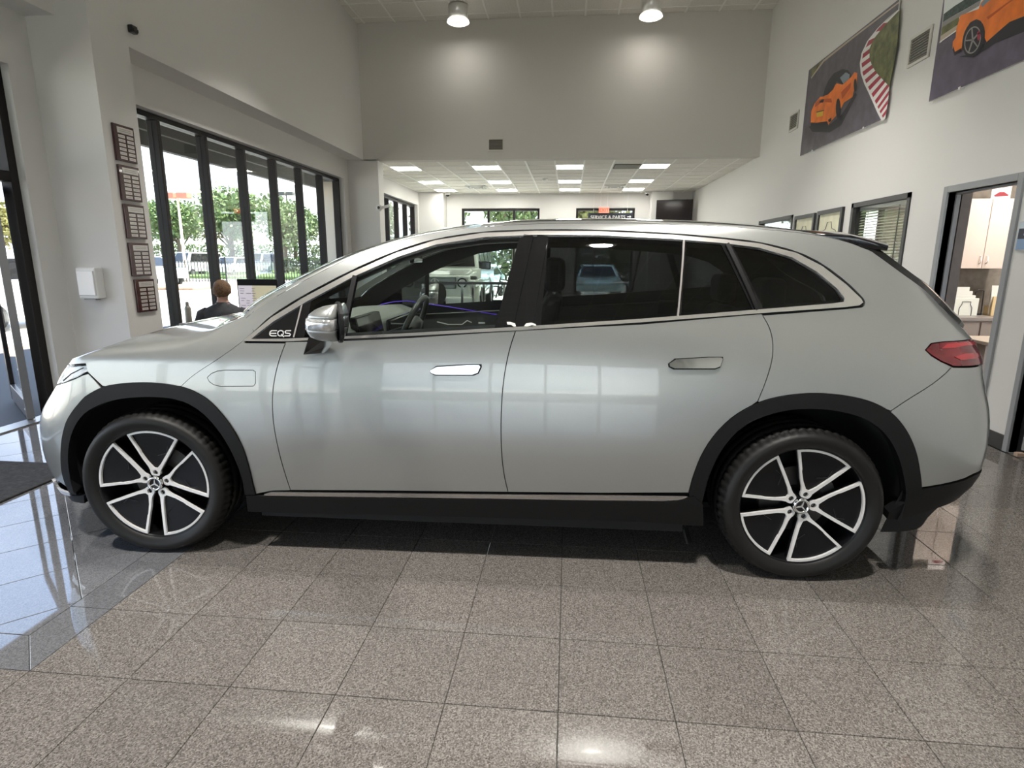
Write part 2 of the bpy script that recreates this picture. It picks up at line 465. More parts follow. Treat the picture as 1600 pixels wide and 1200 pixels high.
# recessed lights of the low ceiling
LC = [(-3.60, 1), (-1.85, 0), (-.05, 0), (1.75, 0)]
LR = [13.25, 15.6, 17.6]
lp = .6
ceil_lo = ceiling_grid('ceiling_panels_low', XW, XR, YB + .2, YF, ZL, .6, .6, -.35, 12.95, lambda i, j, x, y: any(abs(x - (cx)) < .3 and abs(y - cy) < .3 for cx in [-.35 + .3 + .6 * k for k in (-6, -3, 0, 3)] for cy in (13.25, 15.65, 17.45)), lambda x, y: True)
M_panel = mat('light_panel', (.9, .9, .88), .5, em=(1, .97, .90), es=PANEL_E)
k = 0
nm = {-6: 'by the left windows', -3: 'in second row from left windows', 0: 'in third row from left windows', 3: 'in row nearest right wall'}
dn = ['nearest the camera', 'middle one', 'farthest one']
for i in (-6, -3, 0, 3):
    for j, cy in enumerate((13.25, 15.65, 17.45)):
        cx = -.35 + .3 + .6 * i
        t = thing('ceiling_light', 'square ceiling light %s, %s' % (nm[i], dn[j]), 'light', (cx, cy, ZL + .02), 0, 'square lights in the low tiled ceiling')
        MB().box(-.28, .28, -.28, .28, -.012, .0).build('diffuser', M_panel, t)
        f = MB(); f.box(-.30, -.28, -.3, .3, -.015, .01); f.box(.28, .30, -.3, .3, -.015, .01); f.box(-.28, .28, -.3, -.28, -.015, .01); f.box(-.28, .28, .28, .3, -.015, .01); f.build('frame', M_tbar, t)
ceil_hi = ceiling_grid('ceiling_panels_high', -5.0, XR, YN, YB, ZH, .61, .61, -4.24 + .15, 12.16 - .25, lambda i, j, x, y: False, lambda x, y: y > 10.3)

# can lights of the high ceiling: drum housing with prismatic glass ring
M_lens = mat('lamp_lens', (.9, .9, .85), .3, em=(1, .97, .88), es=9)
M_ring = glass('prismatic_glass', (.9, .9, .85), 1, .1)
cans = [(-2.12, 11.5), (1.32, 11.55), (-2.12, 7.6), (1.32, 7.6), (-2.12, 3.6), (1.32, 3.6), (-2.9, 1.1), (.58, 1.1)]
for q, (x, y) in enumerate(cans):
    if q < 2:
        lab = 'round drum ceiling lamp with glowing lens, ' + ('left of the two at the top edge' if q == 0 else 'right of the two at the top edge')
    else: lab = 'round drum ceiling lamp over the showroom floor, %s, %s' % ('left side' if x < 0 else 'right side', {7.6: 'beyond the car', 3.6: 'above the car', 1.1: 'above the camera'}[y])
    t = thing('drum_ceiling_lamp', lab, 'lamp', (x, y, ZH), 0, 'round lamps on the high ceiling')
    MB().lathe([(.001, 0), (.17, 0), (.175, -.03), (.17, -.24), (.155, -.24), (.15, -.06), (.001, -.05)], 32).build('housing', M_chrome if 0 else mat('lamp_housing', (.75, .75, .72), .3, .5), t)
    MB().lathe([(.001, -.225), (.10, -.222), (.148, -.21)], 28).build('lens', M_lens, t)
    r_ = MB().lathe([(.172, -.235), (.195, -.25), (.205, -.285), (.17, -.30), (.155, -.262), (.16, -.24)], 32, smooth=False).build('glass_ring', mat('ribbed_glass_ring', (.8, .8, .74), .15, em=(1, .97, .88), es=.9), t)
    for k in range(6):
        a = 2 * PI * k / 6; MB().bar((.02 * math.cos(a), .02 * math.sin(a), -.245), (.15 * math.cos(a), .15 * math.sin(a), -.24), .012, .02).build('lens_rib', M_alu, t)
    area('can_light', (x, y, ZH - .32), .30, (22 if q in (4, 5) else CAN_W) if q > 1 else 3.5, (1, .955, .90), spread=1.65 if q > 1 else None)
for i in (-6, -3, 0, 3):
    pass

# baseboards
struct(MB().box(XR - .014, XR - .002, DY1 + .07, YF, 0, .115).build('baseboard_right', M_base))
struct(MB().box(XR - .014, XR - .002, D2Y1 + .05, DY0 - .06, 0, .125).build('baseboard_right_pier', M_base)).name = 'baseboard_right'
struct(MB().box(XU + .001, XU + .012, 5.23, 5.7, 0, .115).box(-4.82, XU, 5.218, 5.228, 0, .115).build('baseboard_left', M_base))
struct(MB().box(XW + .001, XR - .02, YF - .012, YF - .001, 0, .115).build('baseboard_back', M_base))

# --- window frames: helper for a glazed row of mullions along Y or X
M_pane = glass('window_glass', (.97, .99, .98), 1)
def window_row(name, plane, fixed, cuts, z0, z1, w=.065, d=.12, trans=None, glassy=True, mt=M_bronze):
    root = bpy.data.objects.new(name, None); C.objects.link(root); root['kind'] = 'structure'
    def B(a0, a1, z0_, z1_, nme, dd=d, mm=mt):
        b = MB()
        if plane == 'x': b.box(fixed - dd / 2, fixed + dd / 2, a0, a1, z0_, z1_)
        else: b.box(a0, a1, fixed - dd / 2, fixed + dd / 2, z0_, z1_)
        return b.build(nme, mm, root, .004 if dd > .05 else 0)
    B(cuts[0] - w / 2, cuts[-1] + w / 2, z1 - w, z1, 'top_rail'); B(cuts[0] - w / 2, cuts[-1] + w / 2, z0, z0 + w, 'bottom_rail')
    for c in cuts: B(c - w / 2, c + w / 2, z0 + w, z1 - w, 'mullion')
    if trans:
        for zt in trans:
            for a, b in zip(cuts[:-1], cuts[1:]): B(a + w / 2, b - w / 2, zt - w / 2, zt + w / 2, 'transom')
    for a, b in zip(cuts[:-1], cuts[1:]): B(a + w / 2, b - w / 2, z0 + w, z1 - w, 'window_pane', .008, M_pane)
    return root
window_row('window_1', 'x', XW - .15, [5.98, 6.6, 7.48, 8.38, 9.28, 10.18, 11.06, 11.86], .16, 3.07, .055, .13)
window_row('window_2', 'x', XW - .15, [14.3, 15.15, 16.0, 16.85, 17.68], .16, 3.07, .07, .13)
window_row('window_3', 'y', YF + .1, [FW[0][0] + .03, FW[0][0] + .83, FW[0][0] + 1.62, FW[0][1] - .03], .16, 3.02, .07, .12)
window_row('window_4', 'y', YF + .1, [FW[1][0] + .03, FW[1][1] - .03], .0, 3.02, .07, .12)
window_row('window_5', 'y', YN - .1, [-4.26, -2.85, -1.42, 0.0, 1.4, 2.96], .32, 3.08, .08, .12)
# sill ledge in front of window 1
struct(MB().box(XW - .09, XW + .03, WY0, WY1, WZ0 - .03, WZ0).build('window_ledge', M_wall)).name = 'trim_1'
# ================================================================== THE SILVER SUV
TH = R(1.25); CO = (-2.109, 3.570)
car = thing('suv_car', 'silver electric SUV with dark rear glass and black wheel arch cladding parked across the showroom', 'car', (CO[0], CO[1], 0), TH)
_ct, _st = math.cos(TH), math.sin(TH)
def wld(p): return np.array([CO[0] + p[0] * _ct - p[1] * _st, CO[1] + p[0] * _st + p[1] * _ct, p[2]])
def pixl(p): return np.array(pix(wld(p)))
def lp_(u, v, yl):
    """local point on the plane y=yl"""
    w = ray(u, v); dx, dy = w[0] * _ct + w[1] * _st, -w[0] * _st + w[1] * _ct
    ox, oy = -CO[0], -CO[1]; ox, oy = ox * _ct + oy * _st, -ox * _st + oy * _ct
    t = (yl - oy) / dy; return (ox + dx * t, yl, CAM_H + w[2] * t)

class Spl:
    """natural cubic spline"""
    def __init__(s, xs, ys):
        s.x = np.array(xs, float); s.y = np.array(ys, float); n = len(xs); h = np.diff(s.x); A = np.eye(n); b = np.zeros(n)
        for i in range(1, n - 1):
            A[i, i - 1:i + 2] = h[i - 1], 2 * (h[i - 1] + h[i]), h[i]; b[i] = 3 * ((s.y[i + 1] - s.y[i]) / h[i] - (s.y[i] - s.y[i - 1]) / h[i - 1])
        s.c = np.linalg.solve(A, b); s.h = h
    def __call__(s, t):
        t = min(max(t, s.x[0]), s.x[-1]); i = min(int(np.searchsorted(s.x, t, 'right')) - 1, len(s.h) - 1); d = t - s.x[i]; h = s.h[i]
        b = (s.y[i + 1] - s.y[i]) / h - h * (2 * s.c[i] + s.c[i + 1]) / 3
        return float(s.y[i] + b * d + s.c[i] * d * d + (s.c[i + 1] - s.c[i]) / (3 * h) * d ** 3)
prof = Spl([.15, .25, .35, .5, .65, .8, .92, 1.02, 1.12, 1.22, 1.35, 1.48, 1.58, 1.64, 1.68, 1.72], [.90, .925, .948, .968, .977, .975, .966, .952, .932, .903, .853, .793, .737, .692, .645, .570])
xfr = Spl([.15, .264, .37, .53, .64, .70, .75, .82, .86, .915, .958, 1.0, 1.05], [-.80, -.87, -.91, -.922, -.897, -.865, -.818, -.738, -.692, -.635, -.578, -.51, -.42])
xre = Spl([.15, .3, .377, .45, .52, .66, .76, .84, .95, 1.03, 1.12, 1.19, 1.3, 1.4, 1.5, 1.6, 1.7], [4.0, 4.06, 4.125, 4.195, 4.223, 4.232, 4.22, 4.20, 4.16, 4.145, 4.12, 4.07, 3.95, 3.84, 3.74, 3.65, 3.58])
SF, SRR = -.3, 3.5
def sstep(x, a, b):
    t = min(1, max(0, (x - a) / (b - a))); return t * t * (3 - 2 * t)
def WP(s, z):
    h = prof(z)
    if s < SF:
        p = min((SF - s), 1.0) * PI / 2; n = 2.7; a = SF - xfr(z); c_, s_ = max(0, math.cos(p)), math.sin(p); D = (c_ ** n + s_ ** n) ** (1 / n)
        x = SF - a * s_ / D; y = h * c_ / D
    elif s > SRR:
        p = min(s - SRR, 1.0) * PI / 2; n = 3.8; a = xre(z) - SRR; c_, s_ = max(0, math.cos(p)), math.sin(p); D = (c_ ** n + s_ ** n) ** (1 / n)
        x = SRR + a * s_ / D; y = h * c_ / D
    else: x = s; y = h
    k = sstep(z, 1.0, 1.3)
    if x > 1.9: y *= 1 - (.055 * k + .01) * ((x - 1.9) / 1.8) ** 2
    if x < 1.5: y *= 1 - .06 * k * ((1.5 - x) / 1.0) ** 2
    return np.array([x, -y, z])
def WN(s, z, e=.003):
    a = WP(min(s + e, SRR + 1), z) - WP(max(s - e, SF - 1), z); b = WP(s, z + e) - WP(s, z - e)
    n = np.cross(a, b); L = np.linalg.norm(n)
    if L < 1e-12: return np.array([-1.0 if s < 0 else 1.0, 0, 0])
    return n / L       # points to -y (outward, near side)
def P2(u, v, s0=None, z0=None):
    """surface parameters (s,z) under a photo point"""
    g = lp_(u, v, -.93); s, z = (g[0] if s0 is None else s0), (g[2] if z0 is None else z0)
    s = min(max(s, SF - .55), SRR + .6); z = min(max(z, .16), 1.71); best = (1e9, s, z)
    for it in range(40):
        q = pixl(WP(s, z)) - (u, v); e = np.hypot(*q)
        if e < best[0]: best = (e, s, z)
        if e < .02: break
        h = 1e-4; J = np.stack([(pixl(WP(s + h, z)) - (u, v) - q) / h, (pixl(WP(s, z + h)) - (u, v) - q) / h], 1)
        try: d = np.linalg.lstsq(J.T @ J + np.eye(2) * 30, J.T @ q, rcond=None)[0]
        except Exception: break
        L = np.hypot(*d);  d = d * min(1, .08 / (L + 1e-9))
        s = min(max(s - d[0], SF - .8), SRR + .9); z = min(max(z - d[1], .16), 1.71)
    return (best[1], best[2])
def PL(pts): return [P2(*p) for p in pts]

def dens(poly, d=.025, closed=True):
    out = []; n = len(poly)
    for i in range(n if closed else n - 1):
        a, b = poly[i], poly[(i + 1) % n]; L = math.hypot(a[0] - b[0], a[1] - b[1]); k = max(1, int(L / d))
        out += [(a[0] + (b[0] - a[0]) * j / k, a[1] + (b[1] - a[1]) * j / k) for j in range(k)]
    if not closed: out.append(poly[-1])
    return out
def smooth_line(pts, it=2):
    """Chaikin corner cutting on an open line"""
    for _ in range(it):
        q = [pts[0]]
        for a, b in zip(pts[:-1], pts[1:]): q += [(a[0] * .75 + b[0] * .25, a[1] * .75 + b[1] * .25), (a[0] * .25 + b[0] * .75, a[1] * .25 + b[1] * .75)]
        pts = q + [pts[-1]]
    return pts
def inside(p, poly):
    x, y = p; c = False; j = len(poly) - 1
    for i in range(len(poly)):
        a, b = poly[i], poly[j]
        if (a[1] > y) != (b[1] > y) and x < (b[0] - a[0]) * (y - a[1]) / (b[1] - a[1]) + a[0]: c = not c
        j = i
    return c
def inset(poly, d):
    n = len(poly); ar = sum(poly[i][0] * poly[(i + 1) % n][1] - poly[(i + 1) % n][0] * poly[i][1] for i in range(n))
    sg = 1 if ar > 0 else -1; out = []
    for i in range(n):
        a, b, c = poly[i - 1], poly[i], poly[(i + 1) % n]
        t = Vector((c[0] - a[0], c[1] - a[1]))
        if t.length < 1e-9: out.append(b); continue
        t.normalize(); out.append((b[0] - t.y * d * sg, b[1] + t.x * d * sg))
    return out
def tri_fill(outer, holes, res):
    loops = [outer] + holes; pts = []; edges = []
    for lp in loops:
        k = len(pts); pts += lp; edges += [(k + i, k + (i + 1) % len(lp)) for i in range(len(lp))]
    xs = [p[0] for p in outer]; zs = [p[1] for p in outer]
    arr = np.array(pts)
    j = 0; z = min(zs) + res / 2
    while z < max(zs):
        x = min(xs) + (res / 2 if j % 2 else res)
        while x < max(xs):
            if ((arr[:, 0] - x) ** 2 + (arr[:, 1] - z) ** 2).min() > (res * .45) ** 2 and inside((x, z), outer) and not any(inside((x, z), h) for h in holes):
                pts.append((x, z))
            x += res
        z += res * .87; j += 1
    r_ = delaunay_2d_cdt([Vector(p) for p in pts], edges, [], 0, 1e-6)
    V = [(v.x, v.y) for v in r_[0]]; F = []
    for f in r_[2]:
        c = (sum(V[i][0] for i in f) / 3, sum(V[i][1] for i in f) / 3)
        if inside(c, outer) and not any(inside(c, h) for h in holes):
            a, b, d = (V[i] for i in f)
            if abs((b[0] - a[0]) * (d[1] - a[1]) - (d[0] - a[0]) * (b[1] - a[1])) > 1e-9: F.append(tuple(f))
    return V, F
def panel(name, outer, m_, holes=(), off=0., gap=.0022, lip=.012, res=.05, parent=None, both=True, joined=False, dd=.025, surf=None, nrm=None, label=None, flange=0):
    surf = surf or WP; nrm = nrm or WN
    o_ = inset(dens(outer, dd), gap) if gap else dens(outer, dd)
    V, F = tri_fill(o_, [dens(h, dd) for h in holes], res)
    P = [surf(*v) for v in V]; N = [nrm(*v) for v in V]
    T = [p + n * off for p, n in zip(P, N)]
    cnt = {}
    FF = []
    for f in F:
        a, b, c = (T[i] for i in f); nn = np.cross(b - a, c - a)
        if nn @ N[f[0]] < 0: f = f[::-1]
        FF.append(f)
        for i in range(3):
            e = (f[i], f[(i + 1) % 3]); cnt[tuple(sorted(e))] = cnt.get(tuple(sorted(e)), []) + [e]
    be = [v[0] for v in cnt.values() if len(v) == 1]
    verts = [tuple(t) for t in T]; faces = list(FF); norms = [[tuple(N[i]) for i in f] for f in FF]
    if lip:
        ids = {}
        for a, b in be:
            for q in (a, b):
                if q not in ids:
                    ids[q] = (len(verts), len(verts) + 1); verts.append(tuple(T[q])); verts.append(tuple(T[q] - N[q] * lip))
            f = (ids[b][0], ids[a][0], ids[a][1], ids[b][1]); faces.append(f)
            e = T[b] - T[a]; on = np.cross(e, N[a]); on = on / (np.linalg.norm(on) + 1e-12); norms.append([tuple(on)] * 4)
    outs = []
    def mk(sides, par):
        vs, fs, ns = [], [], []
        for sg in sides:
            k = len(vs)
            vs += [(x, y * sg, z) for x, y, z in verts]
            for f, nn in zip(faces, norms):
                f2 = tuple(i + k for i in f); n2 = [(a, b * sg, c) for a, b, c in nn]
                if sg < 0: f2 = f2[::-1]; n2 = n2[::-1]
                fs.append(f2); ns += n2
        me = bpy.data.meshes.new(name); me.from_pydata(vs, [], fs); me.materials.append(m_)
        me.polygons.foreach_set('use_smooth', [True] * len(fs))
        me.normals_split_custom_set([Vector(n).normalized() for n in ns])
        o = bpy.data.objects.new(name, me); C.objects.link(o)
        if par: o.parent = par
        if label: o['label'] = label
        return o
    if joined: return [mk((1, -1), parent[0] if isinstance(parent, (list, tuple)) else (parent or car))]
    pr = parent if isinstance(parent, (list, tuple)) else (parent or car, parent or car)
    outs.append(mk((1,), pr[0]))
    if both: outs.append(mk((-1,), pr[1]))
    return outs
def mirrored(o, parent=None, name=None):
    """mirror copy (y -> -y) of a mesh part"""
    me = o.data.copy(); me.transform(Matrix.Scale(-1, 4, (0, 1, 0))); me.flip_normals()
    c = bpy.data.objects.new(name or o.name.split('.')[0], me); C.objects.link(c); c.parent = parent or o.parent
    if 'label' in o: c['label'] = o['label']
    for m2 in o.modifiers:
        if m2.type == 'BEVEL':
            b = c.modifiers.new('bevel', 'BEVEL'); b.width = m2.width; b.segments = m2.segments; b.limit_method = 'ANGLE'; b.angle_limit = m2.angle_limit
    return c

# paint: silver with fine flake under clear coat
def paint(name, col, metal=.55, rough=.36):
    mt = mat(name, col, rough, metal, coat=1.0, coatr=.015)
    n = mt.node_tree.nodes; l = mt.node_tree.links; b = n['Principled BSDF']
    tc = n.new('ShaderNodeTexCoord'); t = n.new('ShaderNodeTexVoronoi'); t.inputs['Scale'].default_value = 900
    mr = n.new('ShaderNodeMapRange'); mr.inputs[3].default_value = .92; mr.inputs[4].default_value = 1.08
    mx = n.new('ShaderNodeMix'); mx.data_type = 'RGBA'; mx.blend_type = 'MULTIPLY'; mx.inputs[0].default_value = 1; mx.inputs[6].default_value = (*col, 1)
    l.new(tc.outputs['Object'], t.inputs['Vector']); l.new(t.outputs['Distance'], mr.inputs[0]); l.new(mr.outputs[0], mx.inputs[7]); l.new(mx.outputs[2], b.inputs['Base Color'])
    return mt
M_paint = paint('silver_paint', (.40, .412, .40), .68, .30)
M_clearglass = glass('side_glass', (.86, .93, .89), 1)
M_wind = glass('windscreen_glass', (.86, .93, .90), 1)
M_tint = glass('privacy_glass', (.15, .165, .17), 1)
M_trim = mat('satin_chrome_trim', (.88, .86, .83), .22, .9)

# ---- photo outlines
CH_OUT = [(380, 533), (402, 515), (425, 496), (473, 466), (548, 426.5), (620, 395), (680, 376), (755, 364.5), (836, 361.5), (935, 362), (1051, 367.5), (1130, 374.5), (1187, 381), (1245, 396), (1284, 416), (1322, 445), (1345, 467), (1348, 473), (1342, 477.5), (1322, 480), (1190, 489.5), (1000, 504), (806, 516.5), (640, 525), (530, 530), (447, 533.5)]
CH_IN = [(393, 530), (403, 521.5), (428, 502.5), (478, 472.5), (552, 433), (623, 401.5), (682, 382.5), (757, 371), (836, 367.5), (935, 368), (1051, 374), (1131, 380.5), (1185, 387.5), (1237, 402.5), (1276, 425), (1307, 451), (1319, 466), (1318, 472), (1300, 474.5), (1190, 483.5), (1000, 498.5), (806, 511), (640, 520.5), (530, 526), (447, 529.5)]
Bpx = [(384, 497), (405, 479), (430, 464), (470, 441), (540, 404.5), (600, 382.5), (660, 366.5), (720, 356.8), (800, 350.5), (900, 348), (1000, 348.5), (1100, 352), (1160, 355), (1239, 362), (1286, 368.5), (1329, 379), (1357, 391), (1385, 408), (1428, 440), (1470, 472), (1512, 505), (1524, 515)]
FRONT_DOOR_LINE = [(447, 534), (437, 560), (428, 595), (425, 630), (428, 668), (438, 715), (447, 745), (454, 766)]
MID_LINE = [(806, 516), (796, 545), (787, 590), (783, 640), (783, 700), (787, 740), (794, 769)]
REAR_LINE = [(1190, 490), (1203, 512), (1208, 535), (1207, 562), (1196, 598), (1184, 627)]
ARCH_F = [(400, 772), (387, 716), (372, 681), (353, 653), (328, 625), (300, 609), (275, 602), (248, 598), (219, 597), (190, 598.5), (162, 603), (131, 621), (109, 648), (99, 681), (97, 712), (100, 744), (112, 771)]
ARCHI_F = [(384, 772), (380, 744), (362, 700), (337, 662), (306, 634), (275, 622), (237, 619), (187, 622), (150, 634), (125, 653), (112, 681), (108, 712), (111, 740), (122, 772)]
ARCH_R = [(1076, 770), (1084, 739), (1102, 697), (1136, 656), (1181, 629), (1222, 618), (1270, 613.5), (1318, 617), (1359, 626), (1390, 641), (1414, 667), (1430, 701), (1437, 739), (1439, 764)]
ARCHI_R = [(1096, 785), (1106, 742), (1128, 697), (1163, 661), (1212, 643), (1256, 637), (1311, 641), (1359, 656), (1387, 681), (1404, 715), (1412, 752), (1414, 770)]
chO, chI = PL(CH_OUT), PL(CH_IN)
def off_line(px, d):
    out = []
    for i, p in enumerate(px):
        a, b = px[max(0, i - 1)], px[min(len(px) - 1, i + 1)]; t = Vector((b[0] - a[0], b[1] - a[1])).normalized(); out.append((p[0] + t.y * d, p[1] - t.x * d))
    return out
def S(px, it=2): return smooth_line(PL(px), it)
B_green = smooth_line(PL(Bpx), 2)
b0 = B_green[0]
B_hood = smooth_line([(SF - 1, 1.0), (SF - .85, 1.0), (SF - .6, 1.0), (SF - .4, 1.003), (SF - .2, 1.011), (SF, 1.024), (0, 1.045), (.25, 1.078), (b0[0] - .06, b0[1] - .015), b0], 1)
bE = B_green[-1]
B_tail = [bE, (SRR + .45, bE[1] - .012), (SRR + .7, bE[1] - .02), (SRR + 1, bE[1] - .022)]

fdl, mdl, rdl = S(FRONT_DOOR_LINE), S(MID_LINE), S(REAR_LINE)
# belt line below the chrome (2.5 px lower)
belt = PL([(382, 535.5), (447, 536), (530, 532.5), (640, 527.5), (806, 519), (1000, 506.5), (1190, 492.5), (1322, 482.5), (1346, 480)])
roofl = S([(1350, 478), (1351.5, 472), (1348, 465), (1325, 442.5), (1287, 413), (1247, 393), (1188, 378), (1131, 371.5), (1051, 364.5), (935, 359), (836, 358.5), (755, 361.5), (679, 373), (618, 392), (546, 423.5), (471, 463), (423, 493), (398, 517)], 1)
def seg(line, a, b):   # belt between two s values
    return [p for p in line if a < p[0] < b]
hoodline = S([(394, 520), (369, 541), (340, 561), (312, 579), (298, 589), (283, 603)], 1)
AF, AR_ = S(ARCH_F, 2), S(ARCH_R, 2)
def arch_part(line, s0, s1, rev=False):
    q = [p for p in line if s0 <= p[0] <= s1]; return q[::-1] if rev else q

# doors
d1 = seg(belt, fdl[0][0] + .02, mdl[0][0] - .02)
bot1 = PL([(793, 769), (700, 768), (560, 766.5), (455, 766)])
hd = [bpy.data.objects.new('x', None)]
def door(name, outline, lab=None):
    return panel(name, outline, M_paint, res=.055, label=lab)
fd = door('front_door', fdl[:1] + d1 + mdl + bot1[1:-1] + fdl[::-1][:-1])
rb = PL([(1074, 772), (940, 770.5), (800, 769.5)])
archrear_front = [p for p in AR_ if p[0] < rdl[-1][0] - .005][::-1]
rd = door('rear_door', mdl[:1] + seg(belt, mdl[0][0] + .02, rdl[0][0] - .02) + rdl + archrear_front + rb[1:-1] + mdl[::-1][:-1])
# fender between hood line, arch and door, with the charging flap
flap_px = [(324, 590), (330, 584), (340, 580), (352, 578.5), (395, 578.5), (399, 581), (399, 599), (396, 603), (345, 603.5), (334, 601), (327, 596)]
flap = PL(flap_px)
archf_back = [p for p in AF if p[0] > hoodline[-1][0] + .004]
fend = panel('front_fender', [belt[0]] + [belt[1]] + fdl[1:] + PL([(452, 766.5), (425, 767)]) + archf_back + hoodline[::-1][:-1], M_paint, holes=[inset(dens(flap, .02), -.0022)], res=.045)
panel('charging_flap', flap, M_paint, res=.04, gap=.001, parent=tuple(fend))
# body side with roof rail and quarter
tl = PL([(1524, 530.5), (1512, 531), (1477, 533.5), (1455, 536.5), (1445.5, 547), (1455, 556), (1470, 565), (1487, 573)])
bl = S([(1487, 573), (1475, 586), (1450, 605), (1420, 623), (1392, 642)], 1)
arch_top_r = [p for p in AR_ if rdl[-1][0] + .004 < p[0] < bl[-1][0] - .004][::-1]
side_out = PL([(397, 518), (380, 499)]) + B_green[1:] + tl + bl[1:] + arch_top_r + rdl[::-1][:-1] + [P2(1193, 492.5)] + seg(belt, rdl[0][0] + .03, 9) + roofl
panel('body_side', side_out, M_paint, res=.05, gap=.0018)
# taillight
M_red = mat('tail_lamp_red', (.13, .003, .008), .12, coat=1, noise=(9, .45))
M_red2 = mat('tail_lamp_bright_red', (.34, .012, .02), .15, coat=1)
tl_poly = PL([(1446.5, 547), (1455, 537.5), (1477, 534.5), (1512, 532), (1526, 531)]) + [(SRR + .62, P2(1526, 531)[1]), (SRR + .66, P2(1526, 531)[1] - .04), (SRR + .66, P2(1515, 572)[1] + .01), (SRR + .5, P2(1515, 572)[1])] + PL([(1515, 572), (1489, 572), (1470, 564), (1455, 555)])
tlo = panel('tail_lamp', tl_poly, M_red, off=.003, res=.04, gap=.001)
panel('lamp_lens_band', PL([(1470, 545), (1478, 538), (1508, 535), (1522, 534), (1524, 538), (1506, 541), (1490, 544)]), M_red2, off=.006, res=.03, gap=0, lip=.004, parent=tuple(tlo))
panel('lamp_lens_band', PL([(1490, 558), (1505, 553), (1524, 552), (1530, 556), (1524, 560), (1500, 563)]), M_red2, off=.006, res=.03, gap=0, lip=.004, parent=tuple(tlo))
# rear bumper and tailgate around the end
zt = tl_poly[8][1]
bump_bot = PL([(1439, 762), (1470, 757), (1507, 747.5), (1522, 740)])
rbump = bl + [(p[0], p[1]) for p in AR_ if p[0] > bl[-1][0] + .004][:0]
arch_dn = [p for p in AR_ if p[0] > bl[-1][0] + .004 ]
rear_b = [bl[0], P2(1489, 574), P2(1515, 574), (SRR + .5, P2(1515, 574)[1]), (SRR + .58, .90), (SRR + .7, .70), (SRR + 1, .68), (SRR + 1, .50), (SRR + .75, .51), (SRR + .5, .53)] + bump_bot[::-1] + [p for p in AR_ if p[0] > bl[-1][0] and p[1] > bump_bot[0][1]][::-1] + bl[::-1][:-1]
rear_b2 = []
for p in rear_b:
    if not rear_b2 or math.dist(p, rear_b2[-1]) > .002: rear_b2.append(p)
panel('rear_bumper', rear_b2, M_paint, res=.05, joined=True)
panel('tailgate', [(SRR + .585, .895), (SRR + .5, P2(1515, 574)[1] + .003), (SRR + .66, P2(1515, 572)[1] + .008), (SRR + .663, P2(1526, 531)[1] - .038), (SRR + .625, P2(1526, 531)[1] + .003), P2(1526, 529)] + [bE] + B_tail[1:] + [(SRR + 1, .69), (SRR + .7, .71)], M_paint, res=.05, joined=True)
# rear valance (black)
val = PL([(1414, 768), (1439, 763.5), (1470, 758.5), (1507, 749.5), (1522, 742)]) + [(SRR + .5, .525), (SRR + .75, .505), (SRR + 1, .495), (SRR + 1, .30), (SRR + .7, .31), (SRR + .52, .365)] + PL([(1497, 779), (1470, 791), (1433, 803), (1400, 811.5), (1385, 811), (1388, 800), (1412, 785)])
panel('rear_valance', val, M_blackplastic, off=.004, res=.05, joined=True, lip=.05)
# wheel arch cladding
aro, ari = S(off_line(ARCH_R, -.3), 2), S(ARCHI_R, 2)
afo, afi = S(off_line(ARCH_F, .0), 2), S(ARCHI_F, 2)
panel('wheel_arch_cladding', aro + [P2(1440, 764)] + ari[::-1] + [P2(1080, 788)], M_blackplastic, off=.009, gap=0, res=.04, lip=.05)
panel('wheel_arch_cladding', afo + afi[::-1], M_blackplastic, off=.009, gap=0, res=.04, lip=.05)
# front bumper side and nose
AFf = [p for p in AF if p[0] < P2(160, 604)[0]]
nose_top = [(SF - 1, .80), (SF - .75, .80), (SF - .5, .82)]
hl_b = P2(136, 583)
zc_ = .86
bumper = [P2(157, 604.5), P2(147, 593), P2(138, 584)] + [P2(115, 593)] + [(SF - .38, .855), (SF - .55, .845), (SF - .72, .84), (SF - .72, .36), (SF - 1, .36), (SF - 1, .27), (SF - .6, .26), (SF - .42, .275)] + PL([(92, 752), (100, 758), (112, 765)]) + [p for p in AF if p[0] < P2(160, 604)[0]][::-1][4:]
bb_ = []
for p in bumper:
    if not bb_ or math.dist(p, bb_[-1]) > .002: bb_.append(p)
panel('front_bumper', bb_, M_paint, res=.045, joined=True)
panel('grille_panel', [(SF - .72, .84), (SF - 1, .84), (SF - 1, .36), (SF - .72, .36)], M_blackgloss, off=-.004, res=.06, joined=True)
hl = panel('headlamp', [P2(137, 581), P2(134.5, 569.5)] + [(SF - .38, .974), (SF - .5, .974), (SF - .72, .972), (SF - .72, .845), (SF - .55, .85), (SF - .38, .86), P2(116, 591)], glass('headlamp_glass', (.9, .93, .95), 1), off=.002, res=.04)
panel('headlamp_reflector', [P2(136, 580.5), P2(133, 571)] + [(SF - .38, .968), (SF - .7, .966), (SF - .7, .852), (SF - .38, .866), P2(117, 590)], mat('headlamp_chrome', (.88, .90, .93), .25, .2, noise=(14, .2)), off=-.014, res=.04, parent=tuple(hl))
panel('chrome_lip', PL([(82, 748), (92, 760), (112, 768.5), (113, 773), (93, 765), (82, 753)]) , M_letter, off=.012, res=.03, gap=0)
panel('lower_bumper', PL([(113, 774), (94, 767), (86, 757)]) + [(SF - .42, .26), (SF - .6, .25), (SF - 1, .26), (SF - 1, .2), (SF - .5, .2)] + PL([(96, 775), (112, 783), (133, 787), (131, 774)]), M_blackplastic, off=.0, res=.05, joined=True, lip=.05)

panel('lamp_divider', PL([(99, 594), (112, 583), (131, 574), (131, 575.5), (112, 585), (100, 596)]), M_blackplastic, off=.003, res=.03, gap=0, lip=.002, parent=tuple(hl))
